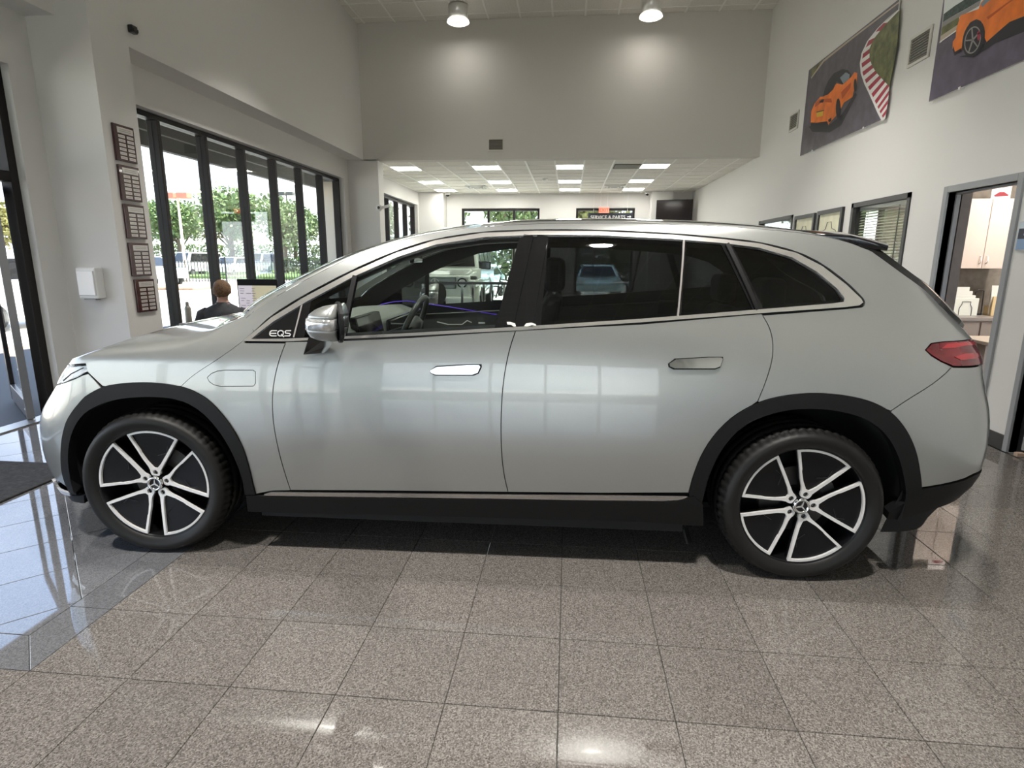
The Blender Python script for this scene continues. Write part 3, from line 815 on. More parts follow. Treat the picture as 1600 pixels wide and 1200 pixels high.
# ---- hood: side part on W joined with the cross lofted top
nose_zc = Spl([-.55, -.51, -.45, -.33, -.1, .05, .3, .5], [.99, 1.006, 1.035, 1.085, 1.145, 1.170, 1.20, 1.215])
def crown_f(x, zB): return max(.004, nose_zc(x) - zB)
hood_side = B_hood[::-1][:-1] + [B_hood[0], (SF - 1, .978)] + [(SF - .72, .978), (SF - .5, .978), (SF - .38, .978), P2(134, 567.5), P2(137.5, 581), P2(149, 592), P2(160, 602.5)] + [p for p in AF if P2(162, 603)[0] < p[0] < hoodline[-1][0]][::-1] + hoodline[::-1] + PL([(396, 517.5)])
hs_ = []
for p in hood_side:
    if not hs_ or math.dist(p, hs_[-1]) > .0015: hs_.append(p)
if math.dist(hs_[0], hs_[-1]) < .002: hs_.pop()
hood_o = panel('hood', hs_, M_paint, res=.05, gap=0, joined=True)[0]
def cross_loft(name, Bl, m_, bxf, crf, parent=None, nt=36, off=0., p=2.4, t0=-1., t1=1., blend=True):
    vs = []; WNs = []; ts = []
    for (s, z) in Bl:
        q = WP(s, z); n = WN(s, z)
        h = abs(q[1]); k = (s, z)
        for j in range(nt + 1):
            t = math.sin((t0 + (t1 - t0) * j / nt) * PI / 2)
            a = 1 - abs(t) ** p
            vs.append((q[0] + bxf(s, z, q) * a, h * t, q[2] + crf(s, z, q) * a + off)); ts.append(t)
            WNs.append((n[0], n[1] * (1 if t < 0 else -1), n[2]))
    n = nt + 1; fs = []
    for i in range(len(Bl) - 1):
        for j in range(nt): fs.append((i * n + j, (i + 1) * n + j, (i + 1) * n + j + 1, i * n + j + 1))
    me = bpy.data.meshes.new(name); me.from_pydata([tuple(map(float, v)) for v in vs], [], fs); me.materials.append(m_)
    me.polygons.foreach_set('use_smooth', [True] * len(fs)); me.update()
    if sum(pl.normal.z for pl in me.polygons) < 0: me.flip_normals(); me.update()
    if blend:
        nn = []
        for i, v in enumerate(me.vertices):
            w = max(0, (abs(ts[i]) - .80) / .20) ** 1.3; g = Vector(v.normal) * (1 - w) + Vector(WNs[i]) * w
            nn.append(g.normalized())
        me.normals_split_custom_set_from_vertices(nn)
    o = bpy.data.objects.new(name, me); C.objects.link(o); o.parent = parent or car
    return o
hb = dens(B_hood, .03, closed=False)
def hood_bx(s, z, q): return -.16 * sstep(q[0], -.2, .5)
hood_top = cross_loft('hood_top', hb, M_paint, hood_bx, lambda s, z, q: crown_f(q[0] + hood_bx(s, z, q) * 1, z) * (1 if s > SF - 1 else 0))
hood_top.parent = hood_o; hood_top.name = 'hood_skin'

# ---- greenhouse top: windscreen, roof, rear glass
gb = dens(B_green, .03, closed=False)
xs_b = [WP(*q)[0] for q in gb]
def gbx(s, z, q): return -.26 * (1 - sstep(q[0], .5, 1.75)) + .17 * sstep(q[0], 3.30, 3.72)
def gcr(s, z, q):
    x = q[0]; return .02 + .030 * sstep(x, .6, 1.7) + .03 * sstep(x, 3.4, 3.8)
def sub(a, b): return [q for q, x in zip(gb, xs_b) if a <= x <= b]
cross_loft('windscreen', sub(.0, 1.62), M_wind, gbx, gcr, t0=-.72, t1=.72)
for a_, b2_ in ((-1, -.72), (.72, 1)): cross_loft('windscreen_pillar', sub(.0, 1.62), M_paint, gbx, gcr, t0=a_, t1=b2_, nt=10)
cross_loft('roof', sub(1.60, 3.42), M_paint, gbx, gcr)
cross_loft('rear_window', sub(3.40, 3.72) + [q for q, x in zip(gb, xs_b) if x > 3.72], M_blackgloss, gbx, gcr, blend=False)
cross_loft('tailgate_top', [gb[-1]] + B_tail[1:], M_paint, lambda s, z, q: 0, lambda s, z, q: .02)
# black roof panel slightly proud, spoiler
rg = dens([q for q in sub(1.75, 3.3)], .05, closed=False)
def loft_part(name, Bl, tmax, m_, off):
    mb = MB(); vs = []; nt = 20
    for (s, z) in Bl:
        q = WP(s, z); h = abs(q[1])
        for j in range(nt + 1):
            t = (j / nt * 2 - 1) * tmax; a = 1 - abs(t) ** 2.2
            vs.append((q[0] + gbx(s, z, q) * a, h * t, q[2] + gcr(s, z, q) * a + off))
    n = nt + 1; mb.add(vs, [(i * n + j, (i + 1) * n + j, (i + 1) * n + j + 1, i * n + j + 1) for i in range(len(Bl) - 1) for j in range(nt)], 0, True)
    return mb.build(name, m_, car, recalc=False)
loft_part('roof_glass', rg, .80, M_blackgloss, .004)
# spoiler: tapering wing from the roof end
def spoiler():
    mb = MB(); ns = 28; secs = []
    a = P2(1286, 366); e = P2(1345, 384)
    A = WP(*a); E_ = WP(*e)
    for i in range(ns + 1):
        t = (i / ns * 2 - 1); tt = abs(t)
        hy = abs(A[1]) * .985
        c = 1 - tt ** 2.4
        x0 = A[0] - .02; z0 = A[2] + .044 * c + .002
        x1 = 3.585 + .13 * c - .02 * tt ** 6; z1 = 1.575 + .045 * c
        y = hy * t * (1 - 0.03)
        y1 = (abs(E_[1]) + .03) * t
        sec = [(x0, y, z0 + .002), ((x0 + x1) / 2, (y + y1) / 2, (z0 + z1) / 2 + .020), (x1, y1, z1 + .002), (x1 - .004, y1, z1 - .020), ((x0 + x1) / 2 + .05, (y + y1) / 2, (z0 + z1) / 2 - .035), (x0, y, z0 - .03)]
        secs.append(sec)
    k = len(secs[0]); vs = [p for s_ in secs for p in s_]
    fs = [(i * k + j, i * k + (j + 1) % k, (i + 1) * k + (j + 1) % k, (i + 1) * k + j) for i in range(ns) for j in range(k)]
    fs += [tuple(range(k)), tuple(range(ns * k, ns * k + k))[::-1]]
    mb.add(vs, fs, 0, True)
    o = mb.build('roof_spoiler', M_blackgloss, car, bevel=.004); return o
spoiler()
# black fairing along the rear pillar edge
def fairing():
    Bl = [q for q, x in zip(gb, xs_b) if x > 3.36]; n = len(Bl); P = [WP(*q) for q in Bl]; vs = []
    for i, p in enumerate(P):
        a, b_ = P[max(0, i - 1)], P[min(n - 1, i + 1)]; d = b_ - a; d /= np.linalg.norm(d); u = np.array([-d[2], 0, d[0]]); t = i / (n - 1)
        w = .036 * min(1, t / .12) * (1 - .45 * t)
        vs += [tuple(p + np.array([0, .004, 0])), tuple(p + u * w + np.array([0, .012, 0])), tuple(p + u * w * .9 + np.array([0, .05, 0])), tuple(p + np.array([-.01, .06, -.02]))]
    fs = [(i * 4 + j, i * 4 + (j + 1) % 4, (i + 1) * 4 + (j + 1) % 4, (i + 1) * 4 + j) for i in range(n - 1) for j in range(4)] + [(0, 1, 2, 3), tuple(range((n - 1) * 4, n * 4))[::-1]]
    o = MB().add(vs, fs).build('rear_pillar_fairing', M_blackgloss, car); mirrored(o)
fairing()
# ---- window band
panel('window_trim', chO, M_trim, holes=[dens(chI, .02)], off=.004, gap=0, lip=.012, res=.05, dd=.015)
PANES = {
 'front_quarter_window': ([(486, 470), (549, 435), (533, 524), (475, 526.5)], M_tint),
 'front_side_window': ([(560, 430), (600, 411), (635, 397), (665, 386), (695, 378), (750, 371.5), (812, 370), (773, 512), (655, 518), (541, 524.5)], M_clearglass),
 'rear_side_window': ([(857, 370), (935, 369.8), (1066, 376.5), (1058, 493.5), (950, 501.5), (845, 508)], M_tint),
 'rear_fixed_window': ([(1072, 377), (1127, 382), (1176, 483.5), (1064, 493)], M_tint),
 'quarter_window': ([(1145, 384.5), (1185, 390), (1235, 404), (1274, 427), (1304, 452), (1314, 467), (1312, 471.5), (1193, 482)], M_tint)}
pane_polys = {k: PL(v[0]) for k, v in PANES.items()}
surr_out = dens(chI, .02)
panel('window_surround', surr_out, M_blackgloss, holes=[dens(v, .02) for v in pane_polys.values()], off=-.003, gap=0, lip=.006, res=.05)
for k, v in pane_polys.items():
    panel(k, v, PANES[k][1], off=-.006, gap=-.002, lip=0, res=.05)
# dividing bars
def strip_px(name, pts, w, m_, off, lip=.01):
    L = off_line(pts, w / 2); Rr = off_line(pts, -w / 2); return panel(name, PL(L) + PL(Rr)[::-1], m_, off=off, gap=0, lip=lip, res=.04, dd=.02)
strip_px('door_pillar', [(555, 431), (536, 525)], 7, M_blackplastic, .006)
strip_px('pillar_cover', [(826, 368), (795, 511)], 15, M_blackgloss, .004)
strip_px('pillar_cover', [(848, 369), (824, 510)], 17, M_blackgloss, .004)
strip_px('window_divider', [(1068.5, 376), (1059, 495)], 2.6, mat('grey_divider', (.28, .26, .25), .4), .004)
strip_px('quarter_divider', [(1136, 381), (1184, 484)], 6, M_blackplastic, .006)
strip_px('mirror_triangle_seam', [(472, 475), (459, 527)], 2.2, mat('grey_divider', (.28, .26, .25), .4), .002, .003)
tabm = mat('white_film_tab', (.85, .82, .74), .5)
for pts in ([(792, 503.5), (798, 503.5), (805, 506), (806.5, 510.5), (803, 511), (799, 508), (793, 507.5)], [(819, 510), (822, 506), (830, 504.5), (837, 507), (838, 509.5), (831, 508.5), (824, 510.5)]):
    panel('protective_tab', PL(pts), tabm, off=.008, gap=0, lip=.003, res=.02, dd=.01, both=False)
# model letters on the black corner piece: strokes
def strokes(name, lines, w, m_, off):
    mb = []
    vs, fs = [], []
    for ln in lines:
        for a, b in zip(ln[:-1], ln[1:]):
            d = Vector((b[0] - a[0], b[1] - a[1])); 
            if d.length < 1e-6: continue
            d.normalize(); n = Vector((-d.y, d.x)) * w / 2; e = d * w * .35
            k = len(vs)
            for q in ((a[0] - e.x + n.x, a[1] - e.y + n.y), (b[0] + e.x + n.x, b[1] + e.y + n.y), (b[0] + e.x - n.x, b[1] + e.y - n.y), (a[0] - e.x - n.x, a[1] - e.y - n.y)):
                s, z = P2(*q); vs.append(tuple(WP(s, z) + WN(s, z) * off))
            fs.append((k, k + 1, k + 2, k + 3))
    o = MB().add(vs, fs).build(name, m_, car); return o

lz = [[(432.5, 516.8), (425, 516.8), (422.5, 518.5), (421.8, 521), (422.2, 523.5), (424.5, 525), (432, 525)], [(422, 521), (431.5, 521)],
      [(434.3, 521), (435, 518.2), (437.5, 516.8), (440.5, 516.8), (442.8, 518.2), (443, 521), (442.3, 523.4), (440, 525), (437, 525), (435, 523.6), (434.3, 521)], [(440, 522.5), (443.6, 526.4)],
      [(454.5, 516.8), (447.5, 516.8), (445.6, 518.6), (446.6, 520.6), (452.6, 521.2), (454, 522.8), (452.6, 525), (445.3, 525)]]
strokes('model_letters', lz, 1.7, M_letter, .002)['label'] = 'small silver model letters on the front black corner piece'

# sill
panel('sill_trim', PL([(414, 770.5), (424, 767.5), (455, 767.5), (620, 769.2), (793, 771), (930, 772), (1068, 773.5), (1075, 774.5), (1064, 779.5), (1040, 781), (900, 779.8), (793, 777.8), (620, 775.5), (455, 773.5), (414, 772.5)]), mat('sill_chrome', (.55, .55, .55), .2, 1.0), off=.010, gap=.0, res=.04, lip=.012)
panel('sill_cladding', PL([(386, 773), (455, 774.5), (620, 776.5), (793, 779), (930, 781), (1050, 782), (1068, 778), (1083, 773)]) + PL([(1097, 786), (1098, 819), (1000, 813), (896, 810), (755, 806), (600, 802), (446, 799), (389, 797)]), M_blackplastic, off=.012, gap=0, res=.04, lip=.05)

# door handles
def handle(name, u0, v0, u1, v1, door_objs):
    c = [(u0, (v0 + v1) / 2 + 1), (u0 + 10, v0 + 3), (u1 - 22, v0), (u1 - 2, v0), (u1, v0 + 2.5), (u1 - 4, v1 - 3), (u1 - 12, v1), (u0 + 8, v1), (u0 + 1, v1 - 3)]
    rc = panel('handle_recess', PL([(u0 - 1.5, c[0][1]), (u0 + 9, v0 + 1.2), (u1 - 22, v0 - 1.5), (u1 + 1.5, v0 - 1.5), (u1 + 2, v0 + 3), (u1 - 3, v1 - 1), (u1 - 11, v1 + 2), (u0 + 7, v1 + 2), (u0 - .5, v1 - 2)]), M_blackplastic, off=.0015, gap=0, lip=.002, res=.02, parent=tuple(door_objs))
    return panel('door_handle', PL(c), M_chrome, off=.016, gap=0, lip=.014, res=.012, dd=.008, parent=tuple(door_objs), label='chrome flush handle')
handle('door_handle', 673, 570.5, 751, 585, fd)
handle('door_handle', 1045, 559, 1128, 575.5, rd)

# dark inner shell behind the seams
shell_out = [(SF - 1, .22)] + [(x, .21) for x in (SF - .5, SF, 1, 2, 3, SRR, SRR + .5)] + [(SRR + 1, .22), (SRR + 1, 1.10)] + B_tail[::-1][1:-1] + B_green[::-1] + B_hood[::-1]
def expand(px, k): return px
holeF = ARCHI_F[:]; holeF = PL(ARCHI_F); holeF = [(holeF[0][0], .1)] + holeF + [(holeF[-1][0], .1)]
holeR = PL(ARCHI_R); holeR = [(holeR[0][0], .1)] + holeR + [(holeR[-1][0], .1)]
panel('body_shell', shell_out, M_dark, holes=[holeF, holeR, inset(dens(chI, .03), .02)], off=-.022, gap=.006, lip=0, res=.08, dd=.04)

# ---- wheels
def star(mb, r, y, w, th, mi=0):
    for k in range(3):
        a = PI / 2 + 2 * PI * k / 3; d = Vector((math.cos(a), 0, math.sin(a))); n = Vector((-d.z, 0, d.x)); o_ = Vector((0, y, 0)); q_ = Vector((0, th, 0))
        v = [o_ + n * w, o_ - n * w, o_ + d * r - n * w * .25, o_ + d * r + n * w * .25]; v += [p - q_ for p in v]
        mb.add(v, [(0, 1, 2, 3), (7, 6, 5, 4), (0, 4, 5, 1), (1, 5, 6, 2), (2, 6, 7, 3), (3, 7, 4, 0)], mi)
def ringy(mb, r0, r1, y0, y1, n=40, mi=0): mb.lathe([(r0, y0), (r0, y1), (r1, y1), (r1, y0)], n, 'y', mi=mi, smooth=False); return mb
def make_wheel():
    # axis y, outside face towards -y, hub face plane y=0
    w = bpy.data.objects.new('wheel', None); C.objects.link(w)
    RT = .380; mb = MB()
    pr = [(.286, -.012), (.292, -.022), (.305, -.030), (.325, -.040), (.345, -.043), (.362, -.038), (.376, -.022), (.384, -.006), (.389, .008)]
    tread = []
    y = .012
    for gi, (a, b) in enumerate([(.012, .052), (.064, .118), (.130, .184), (.196, .236)]):
        tread += [(.3935, a), (.395, (a + b) / 2), (.3935, b)]
        if gi < 3: tread += [(.385, b + .001), (.385, b + .011)]
    back = [(.389, .240), (.384, .254), (.376, .27), (.36, .288), (.33, .292), (.300, .28), (.286, .26)]
    P = [(.286 + (r_ - .286) * (RT - .286) / .109, h) for r_, h in pr + tread + back]; n = 240; vs = []
    for i, (r_, h) in enumerate(P):
        lateral = (7 <= i <= 11) or (i >= len(P) - 11 and i <= len(P) - 6)
        for k in range(n):
            a = 2 * PI * k / n; rr = r_
            if lateral and k % 4 == 0: rr -= .008
            vs.append((rr * math.cos(a), h, rr * math.sin(a)))
    fs = [(i * n + k, i * n + (k + 1) % n, (i + 1) * n + (k + 1) % n, (i + 1) * n + k) for i in range(len(P) - 1) for k in range(n)]
    MB().add(vs, fs, 0, True).build('tyre', M_rubber, w)
    M_rimdark = mat('black_rim', (.005, .005, .006), .3, spec=.3)
    MB().lathe([(.290, -.014), (.293, -.02), (.288, -.022), (.284, -.012), (.278, .01), (.268, .06), (.262, .16), (.284, .25), (.290, .26)], 64, 'y').build('rim', M_rimdark, w)
    MB().lathe([(.001, .17), (.275, .17), (.275, .18), (.001, .18)], 40, 'y').build('wheel_well_disc', M_dark, w)
    # brake
    MB().lathe([(.001, .085), (.165, .085), (.165, .115), (.001, .115)], 40, 'y', smooth=False).build('brake_disc', mat('brake_iron', (.10, .09, .085), .45, .7), w)
    cal = MB()
    for k in range(6):
        a0, a1 = R(20 + k * 9), R(20 + (k + 1) * 9)
        v = [(r_ * math.cos(a), yy, r_ * math.sin(a)) for yy in (.055, .14) for (r_, a) in ((.12, a0), (.185, a0), (.185, a1), (.12, a1))]
        cal.add(v, [(0, 1, 2, 3), (4, 7, 6, 5), (0, 4, 5, 1), (1, 5, 6, 2), (2, 6, 7, 3), (3, 7, 4, 0)])
    cal.build('brake_caliper', mat('caliper_grey', (.06, .06, .06), .4), w)
    # five petal blades
    def rot(p, a): return (p[0] * math.cos(a) - p[1] * math.sin(a), p[0] * math.sin(a) + p[1] * math.cos(a))
    ro = .2835; A = R(27)
    outer_arc = [(ro * math.sin(A * t), ro * math.cos(A * t)) for t in np.linspace(-1, 1, 13)]
    # left edge (looking at the face, +x right), from outer corner to hub
    Lo = [(-.1287, .2526), (-.083, .172), (-.058, .125), (-.034, .088), (-.026, .068)]
    Li = [(-.113, .2485), (-.071, .174), (-.066, .160), (-.040, .118), (-.018, .092), (-.008, .081)]
    Ro = [(.1287, .2526), (.075, .155), (.046, .105), (.031, .078), (.026, .068)]
    Ri = [(.111, .2475), (.060, .157), (.032, .109), (.016, .089), (.008, .081)]
    inner_arc = [((ro - .0105) * math.sin(A * .90 * t), (ro - .0105) * math.cos(A * .90 * t)) for t in np.linspace(-1, 1, 13)]
    hub = [(.026, .060), (.022, .047), (.016, .040), (-.016, .040), (-.022, .047), (-.026, .060)]
    outline = outer_arc + Ro[1:] + hub + Lo[1:][::-1]
    innerL = inner_arc + Ri[1:] + Li[1:][::-1]
    lug = [(.0125 * math.cos(t), .058 + .0125 * math.sin(t)) for t in np.linspace(0, 2 * PI, 14)[:-1]]
    # face height: dishes towards the hub
    def fy(r_): return -.016 + .020 * (1 - min(1, r_ / .27)) ** 1.0
    V, F = tri_fill(dens(outline, .012), [dens(innerL, .012), lug], .012)
    def extr(V, F, ang, dy0, dy1, mat_, name, par, off2=0):
        vs = []; fs = []
        top = [rot(v, ang) for v in V]
        vt = [(a, fy(math.hypot(a, b)) + dy0, b) for a, b in top]; vb = [(a, fy(math.hypot(a, b)) + dy1, b) for a, b in top]
        cnt = {}
        for f in F:
            for i in range(3):
                e = (f[i], f[(i + 1) % 3]); cnt.setdefault(tuple(sorted(e)), []).append(e)
        be = [e[0] for e in cnt.values() if len(e) == 1]; n = len(V)
        fs = [tuple(f) for f in F] + [(a, b, b + n, a + n) for a, b in be]
        return MB().add(vt + vb, fs).build(name, mat_, par)
    V2, F2 = tri_fill(dens(inset(outline, .001), .014), [lug], .02)
    for k in range(5):
        ang = 2 * PI * k / 5
        body = extr(V2, F2, ang, .012, .040, M_rimdark, 'spoke_blade', w)
        # open up the blade body by recessing: silver face outline sits proud
        extr(V, F, ang, -.001, .014, M_alu, 'machined_edge', body)['label'] = 'machined silver outline of the blade'
        # raised panel line in the black field
        mbp = MB(); pts = [rot(q, ang) for q in ((.015, .150), (.062, .168), (.066, .205))]
        for a_, b_ in zip(pts[:-1], pts[1:]):
            mbp.bar((a_[0], fy(.18) + .009, a_[1]), (b_[0], fy(.18) + .009, b_[1]), .0022, .003, up=(0, 1, 0))
        mbp.build('blade_crease', mat('dark_alloy', (.05, .05, .055), .3, .6), body)
        lx, lz_ = rot((0, .058), ang)
        MB().lathe([(.001, .012), (.0085, .012), (.0095, .02), (.0095, .04), (.001, .04)], 6, 'y', (lx, 0, lz_), smooth=False).build('lug_bolt', mat('bolt_steel', (.12, .12, .12), .35, .9), body)
    MB().lathe([(.001, -.006), (.034, -.006), (.037, .0), (.04, .03), (.06, .05), (.075, .1), (.001, .1)], 40, 'y').build('hub', M_rimdark, w)
    cap = MB(); cap.lathe([(.026, -.012), (.030, -.018), (.036, -.017), (.0385, -.008), (.038, 0)], 40, 'y'); hc = cap.build('hub_cap', M_chrome, w)
    d = MB(); d.lathe([(.001, -.009), (.027, -.010)], 32, 'y'); d.build('cap_face', M_blackgloss, hc)
    s_ = MB(); star(s_, .0262, -.011, .0042, .003); s_.build('star_emblem', M_letter, hc)
    MB().lathe([(.0, .09), (.001, .09), (.03, .09), (.03, .3), (.001, .3)], 16, 'y').build('axle', M_dark, w)
    return w
HR = .374
w0 = make_wheel(); w0.parent = car
HUBY = -.955
STEER = R(0)
w0.location = (0, HUBY, HR)
w1 = copy_tree(w0, car); w1.location = (3.21, HUBY, HR)
w2 = copy_tree(w0, car); w2.location = (0, -HUBY, HR)
w3 = copy_tree(w0, car); w3.location = (3.21, -HUBY, HR)
FRONT_STEER = R(3)
w0.rotation_euler = (0, R(5), FRONT_STEER); w2.rotation_euler = (0, 0, PI + FRONT_STEER)
w1.rotation_euler = (0, R(17), 0); w3.rotation_euler = (0, 0, PI)
for o_, l_ in ((w0, 'front near wheel, turned slightly'), (w1, 'rear near wheel')): o_['label'] = l_
# wheel wells
for xw in (0, 3.21):
    for sg in (-1, 1):
        b = MB(); b.lathe([(.47, sg * .955), (.485, sg * .5), (.001, sg * .48)], 40, 'y', (xw, 0, .40), arc=(R(-12), R(192))).build('wheel_well_liner', M_dark, car)

# underbody
MB().box(-.45, 3.75, -.62, .62, .20, .23).build('underbody_tray', M_dark, car)
ub = MB(); ub.box(.52, 2.68, -.90, .90, .19, .36); ub.box(-.55, .52, -.46, .46, .2, .8); ub.box(2.68, 3.9, -.46, .46, .2, .8); ub.build('floor_pan', M_dark, car)
MB().bar((2.70, -.88, .20), (2.72, -.90, .13), .035, .012).build('mud_flap', M_blackplastic, car)

# ---- mirrors (near one built, far one mirrored)
def mirror():
    base = bpy.data.objects.new('door_mirror', None); C.objects.link(base); base.parent = car
    y0, y1 = -1.17, -1.0
    def mp(u, v, y): return lp_(u, v, y)
    # housing: stacked outlines from the outer side (near the camera) to the door
    rows_v = [(474.5, 527, 531), (478, 506, 532), (483, 494, 532), (490, 485, 532), (496, 481, 532), (503, 479.5, 532), (510, 479.5, 532), (518, 481.5, 532), (526, 486, 532), (531, 496, 532)]
    def hull(rows, m_, name, cut=None, grow=0):
        vs = []; n = 16; 
        for (v, ua, ub) in rows:
            pa = mp(ua - grow, v, -1.10); pb = mp(ub + (grow * .3), v, -1.10)
            f = 1.0
            xc, hx = pb[0], pb[0] - pa[0]
            t = (v - rows_v[0][0]) / (rows_v[-1][0] - rows_v[0][0]); hw = .105 * math.sin(PI * (.12 + .80 * t)) ** .6 + grow * .002
            for k in range(n + 1):
                a = PI / 2 + PI * k / n; vs.append((xc + hx * abs(math.cos(a)) ** .8 * (-1), -1.10 + hw * math.sin(a) * (1), pa[2]))
        m_n = n + 1; nr = len(rows)
        fs = [(i * m_n + j, i * m_n + j + 1, (i + 1) * m_n + j + 1, (i + 1) * m_n + j) for i in range(nr - 1) for j in range(n)]
        fs += [tuple(range(m_n)), tuple(range((nr - 1) * m_n, nr * m_n))]
        fs += [(i * m_n, (i + 1) * m_n, (i + 1) * m_n + n, i * m_n + n) for i in range(nr - 1)]
        return MB().add(vs, fs, 0, True).build(name, m_, base)
    top = rows_v[:5]; mid = rows_v[4:8]; low = rows_v[7:]
    hull(rows_v[:5], M_paint, 'mirror_cap')
    hull(rows_v[4:7] + [(513, 479.7, 532)], mat('clear_indicator_lens', (.75, .77, .76), .06, .65, coat=1, noise=(30, .5)), 'indicator_lens', grow=.5)
    hull([(513, 480, 532)] + rows_v[7:], mat('mirror_lower_paint', (.32, .33, .33), .3, .5, coat=1), 'mirror_lower_cap')
    # black rear rim
    pts = []
    for k in range(24):
        a = 2 * PI * k / 24; c = mp(531, 505, -1.10); r1 = c
        pts.append((c[0] - .014 - .52 * .088 * math.cos(a), -1.10 + .088 * math.cos(a), c[2] + (.096 * math.sin(a) if math.sin(a) > 0 else .088 * math.sin(a))))
    n = len(pts); vs = pts + [(x + .022, y * 1.0, z) for x, y, z in pts]
    MB().add(vs, [tuple(range(n)), tuple(range(n, 2 * n))[::-1]] + [(i, (i + 1) % n, n + (i + 1) % n, n + i) for i in range(n)]).build('mirror_rim', M_blackplastic, base, bevel=.006)
    c = mp(531, 505, -1.10)
    MB().add([(c[0] + .006 - .52 * .078 * math.cos(2 * PI * k / 24), -1.10 + .078 * math.cos(2 * PI * k / 24), c[2] + .080 * math.sin(2 * PI * k / 24)) for k in range(24)], [tuple(range(24))]).build('mirror_glass', mat('mirror_silver', (.85, .87, .88), .02, 1.0), base)
    # foot to the door
    q = [mp(486, 524, -1.06), mp(512, 529, -1.06), mp(512, 541, -.99), mp(505, 551, -.965), mp(477, 553, -.965)]
    vs = [(x, y - .03, z) for x, y, z in q] + [(x, y + .05, z - .004) for x, y, z in q]
    MB().add(vs, [(0, 1, 2, 3, 4), (9, 8, 7, 6, 5)] + [(i, (i + 1) % 5, 5 + (i + 1) % 5, 5 + i) for i in range(5)]).build('mirror_foot', M_blackgloss, base, bevel=.006)
    p = mp(504, 530, -1.12); MB().lathe([(.001, -.01), (.012, -.008), (.013, .02)], 16, 'y', p).build('side_camera', M_blackgloss, base)
    return base
mr_ = mirror()
m2 = bpy.data.objects.new('door_mirror', None); C.objects.link(m2); m2.parent = car
for ch in list(mr_.children): mirrored(ch, m2)

# ---- interior
M_int = mat('dark_interior', (.012, .012, .013), .6)
M_int2 = mat('interior_trim', (.085, .085, .08), .55)
M_leather = mat('black_leather', (.02, .02, .022), .45)
# door cards (offset inwards)
def card(name, s0, s1, z0, z1):
    return panel(name, [(s0, z0), (s1, z0), (s1, z1), (s0, z1)], M_int2, off=-.07, gap=0, lip=.01, res=.1, dd=.06)
beltz = lambda s: np.interp(s, [p[0] for p in belt], [p[1] for p in belt])
panel('door_card', [(.62, .35), (1.88, .35), (1.88, beltz(1.88) - .015), (1.3, beltz(1.3) - .015), (.62, beltz(.62) - .015)], M_int2, off=-.075, gap=0, lip=.02, res=.1)
panel('door_card', [(1.9, .35), (2.75, .35), (2.95, beltz(2.95) - .015), (2.4, beltz(2.4) - .015), (1.9, beltz(1.9) - .015)], M_int2, off=-.075, gap=0, lip=.02, res=.1)
panel('cargo_side', [(2.8, 1.0), (3.9, 1.0), (3.9, 1.25), (2.8, 1.25)], M_int, off=-.09, gap=0, lip=.02, res=.12)
# headliner and pillars inside
hl_rows = sub(1.62, 3.42)
cross_loft('headliner', dens(hl_rows, .06, closed=False), mat('headliner_cloth', (.05, .05, .05), .9), lambda s, z, q: gbx(s, z, q), lambda s, z, q: gcr(s, z, q) - .06, off=-.045)
# upper door frame inside (dark) along the roof
fr_in = [P2(*p) for p in [(700, 384), (812, 374), (812, 369), (700, 379)]]
# dashboard
dash = MB()
prf = [(.42, 1.06), (.62, 1.15), (.85, 1.165), (.98, 1.12), (1.0, .98), (1.0, .70), (.9, .5), (.42, .5)]
n = len(prf); ys = [-.80, -.5, 0, .5, .80]
vs = [(x, y, z + (.02 if abs(y) < .6 else 0)) for y in ys for x, z in prf]
fs = [(i * n + j, i * n + (j + 1) % n, (i + 1) * n + (j + 1) % n, (i + 1) * n + j) for i in range(len(ys) - 1) for j in range(n)] + [tuple(range(n)), tuple(range((len(ys) - 1) * n, len(ys) * n))[::-1]]
dash.add(vs, fs).build('dashboard', mat('dashboard_leather', (.16, .165, .15), .6), car, bevel=.02, seg=3)
# screens
MB().add([(1.02, -.62, 1.0), (1.02, -.20, 1.0), (.98, -.20, 1.2), (.98, -.62, 1.2), (.96, -.62, 1.0), (.96, -.2, 1.0), (.94, -.2, 1.2), (.94, -.62, 1.2)], [(0, 1, 2, 3), (4, 7, 6, 5), (0, 4, 5, 1), (1, 5, 6, 2), (2, 6, 7, 3), (3, 7, 4, 0)]).build('driver_display', M_blackgloss, car, bevel=.006)
MB().box(.99, 1.02, -.12, .78, .96, 1.14).build('centre_display', M_blackgloss, car, bevel=.01)
# steering wheel
sw = bpy.data.objects.new('steering_wheel', None); C.objects.link(sw); sw.parent = car; sw.location = (1.22, -.38, 1.125); sw.rotation_euler = (0, R(-66), 0)
t_ = MB(); t_.tube([(.185 * math.cos(a), .185 * math.sin(a), 0) for a in np.linspace(0, 2 * PI, 41)[:-1]], .0165, 12, closed=True); t_.build('steering_rim', mat('wheel_leather', (.05, .052, .05), .3), sw)
MB().lathe([(.001, .03), (.06, .025), (.075, 0), (.06, -.04), (.001, -.05)], 24, 'z').build('airbag_boss', M_int2, sw)
b_ = MB()
for a in (0, PI, -PI / 2): b_.bar((.05 * math.sin(a), .05 * math.cos(a), 0), (.18 * math.sin(a), .18 * math.cos(a), 0), .035, .014)
b_.build('steering_spokes', mat('grey_spokes', (.2, .2, .2), .3, .7), sw)
MB().bar((1.20, -.38, 1.11), (.98, -.38, 1.04), .06).build('steering_column', M_int, car)
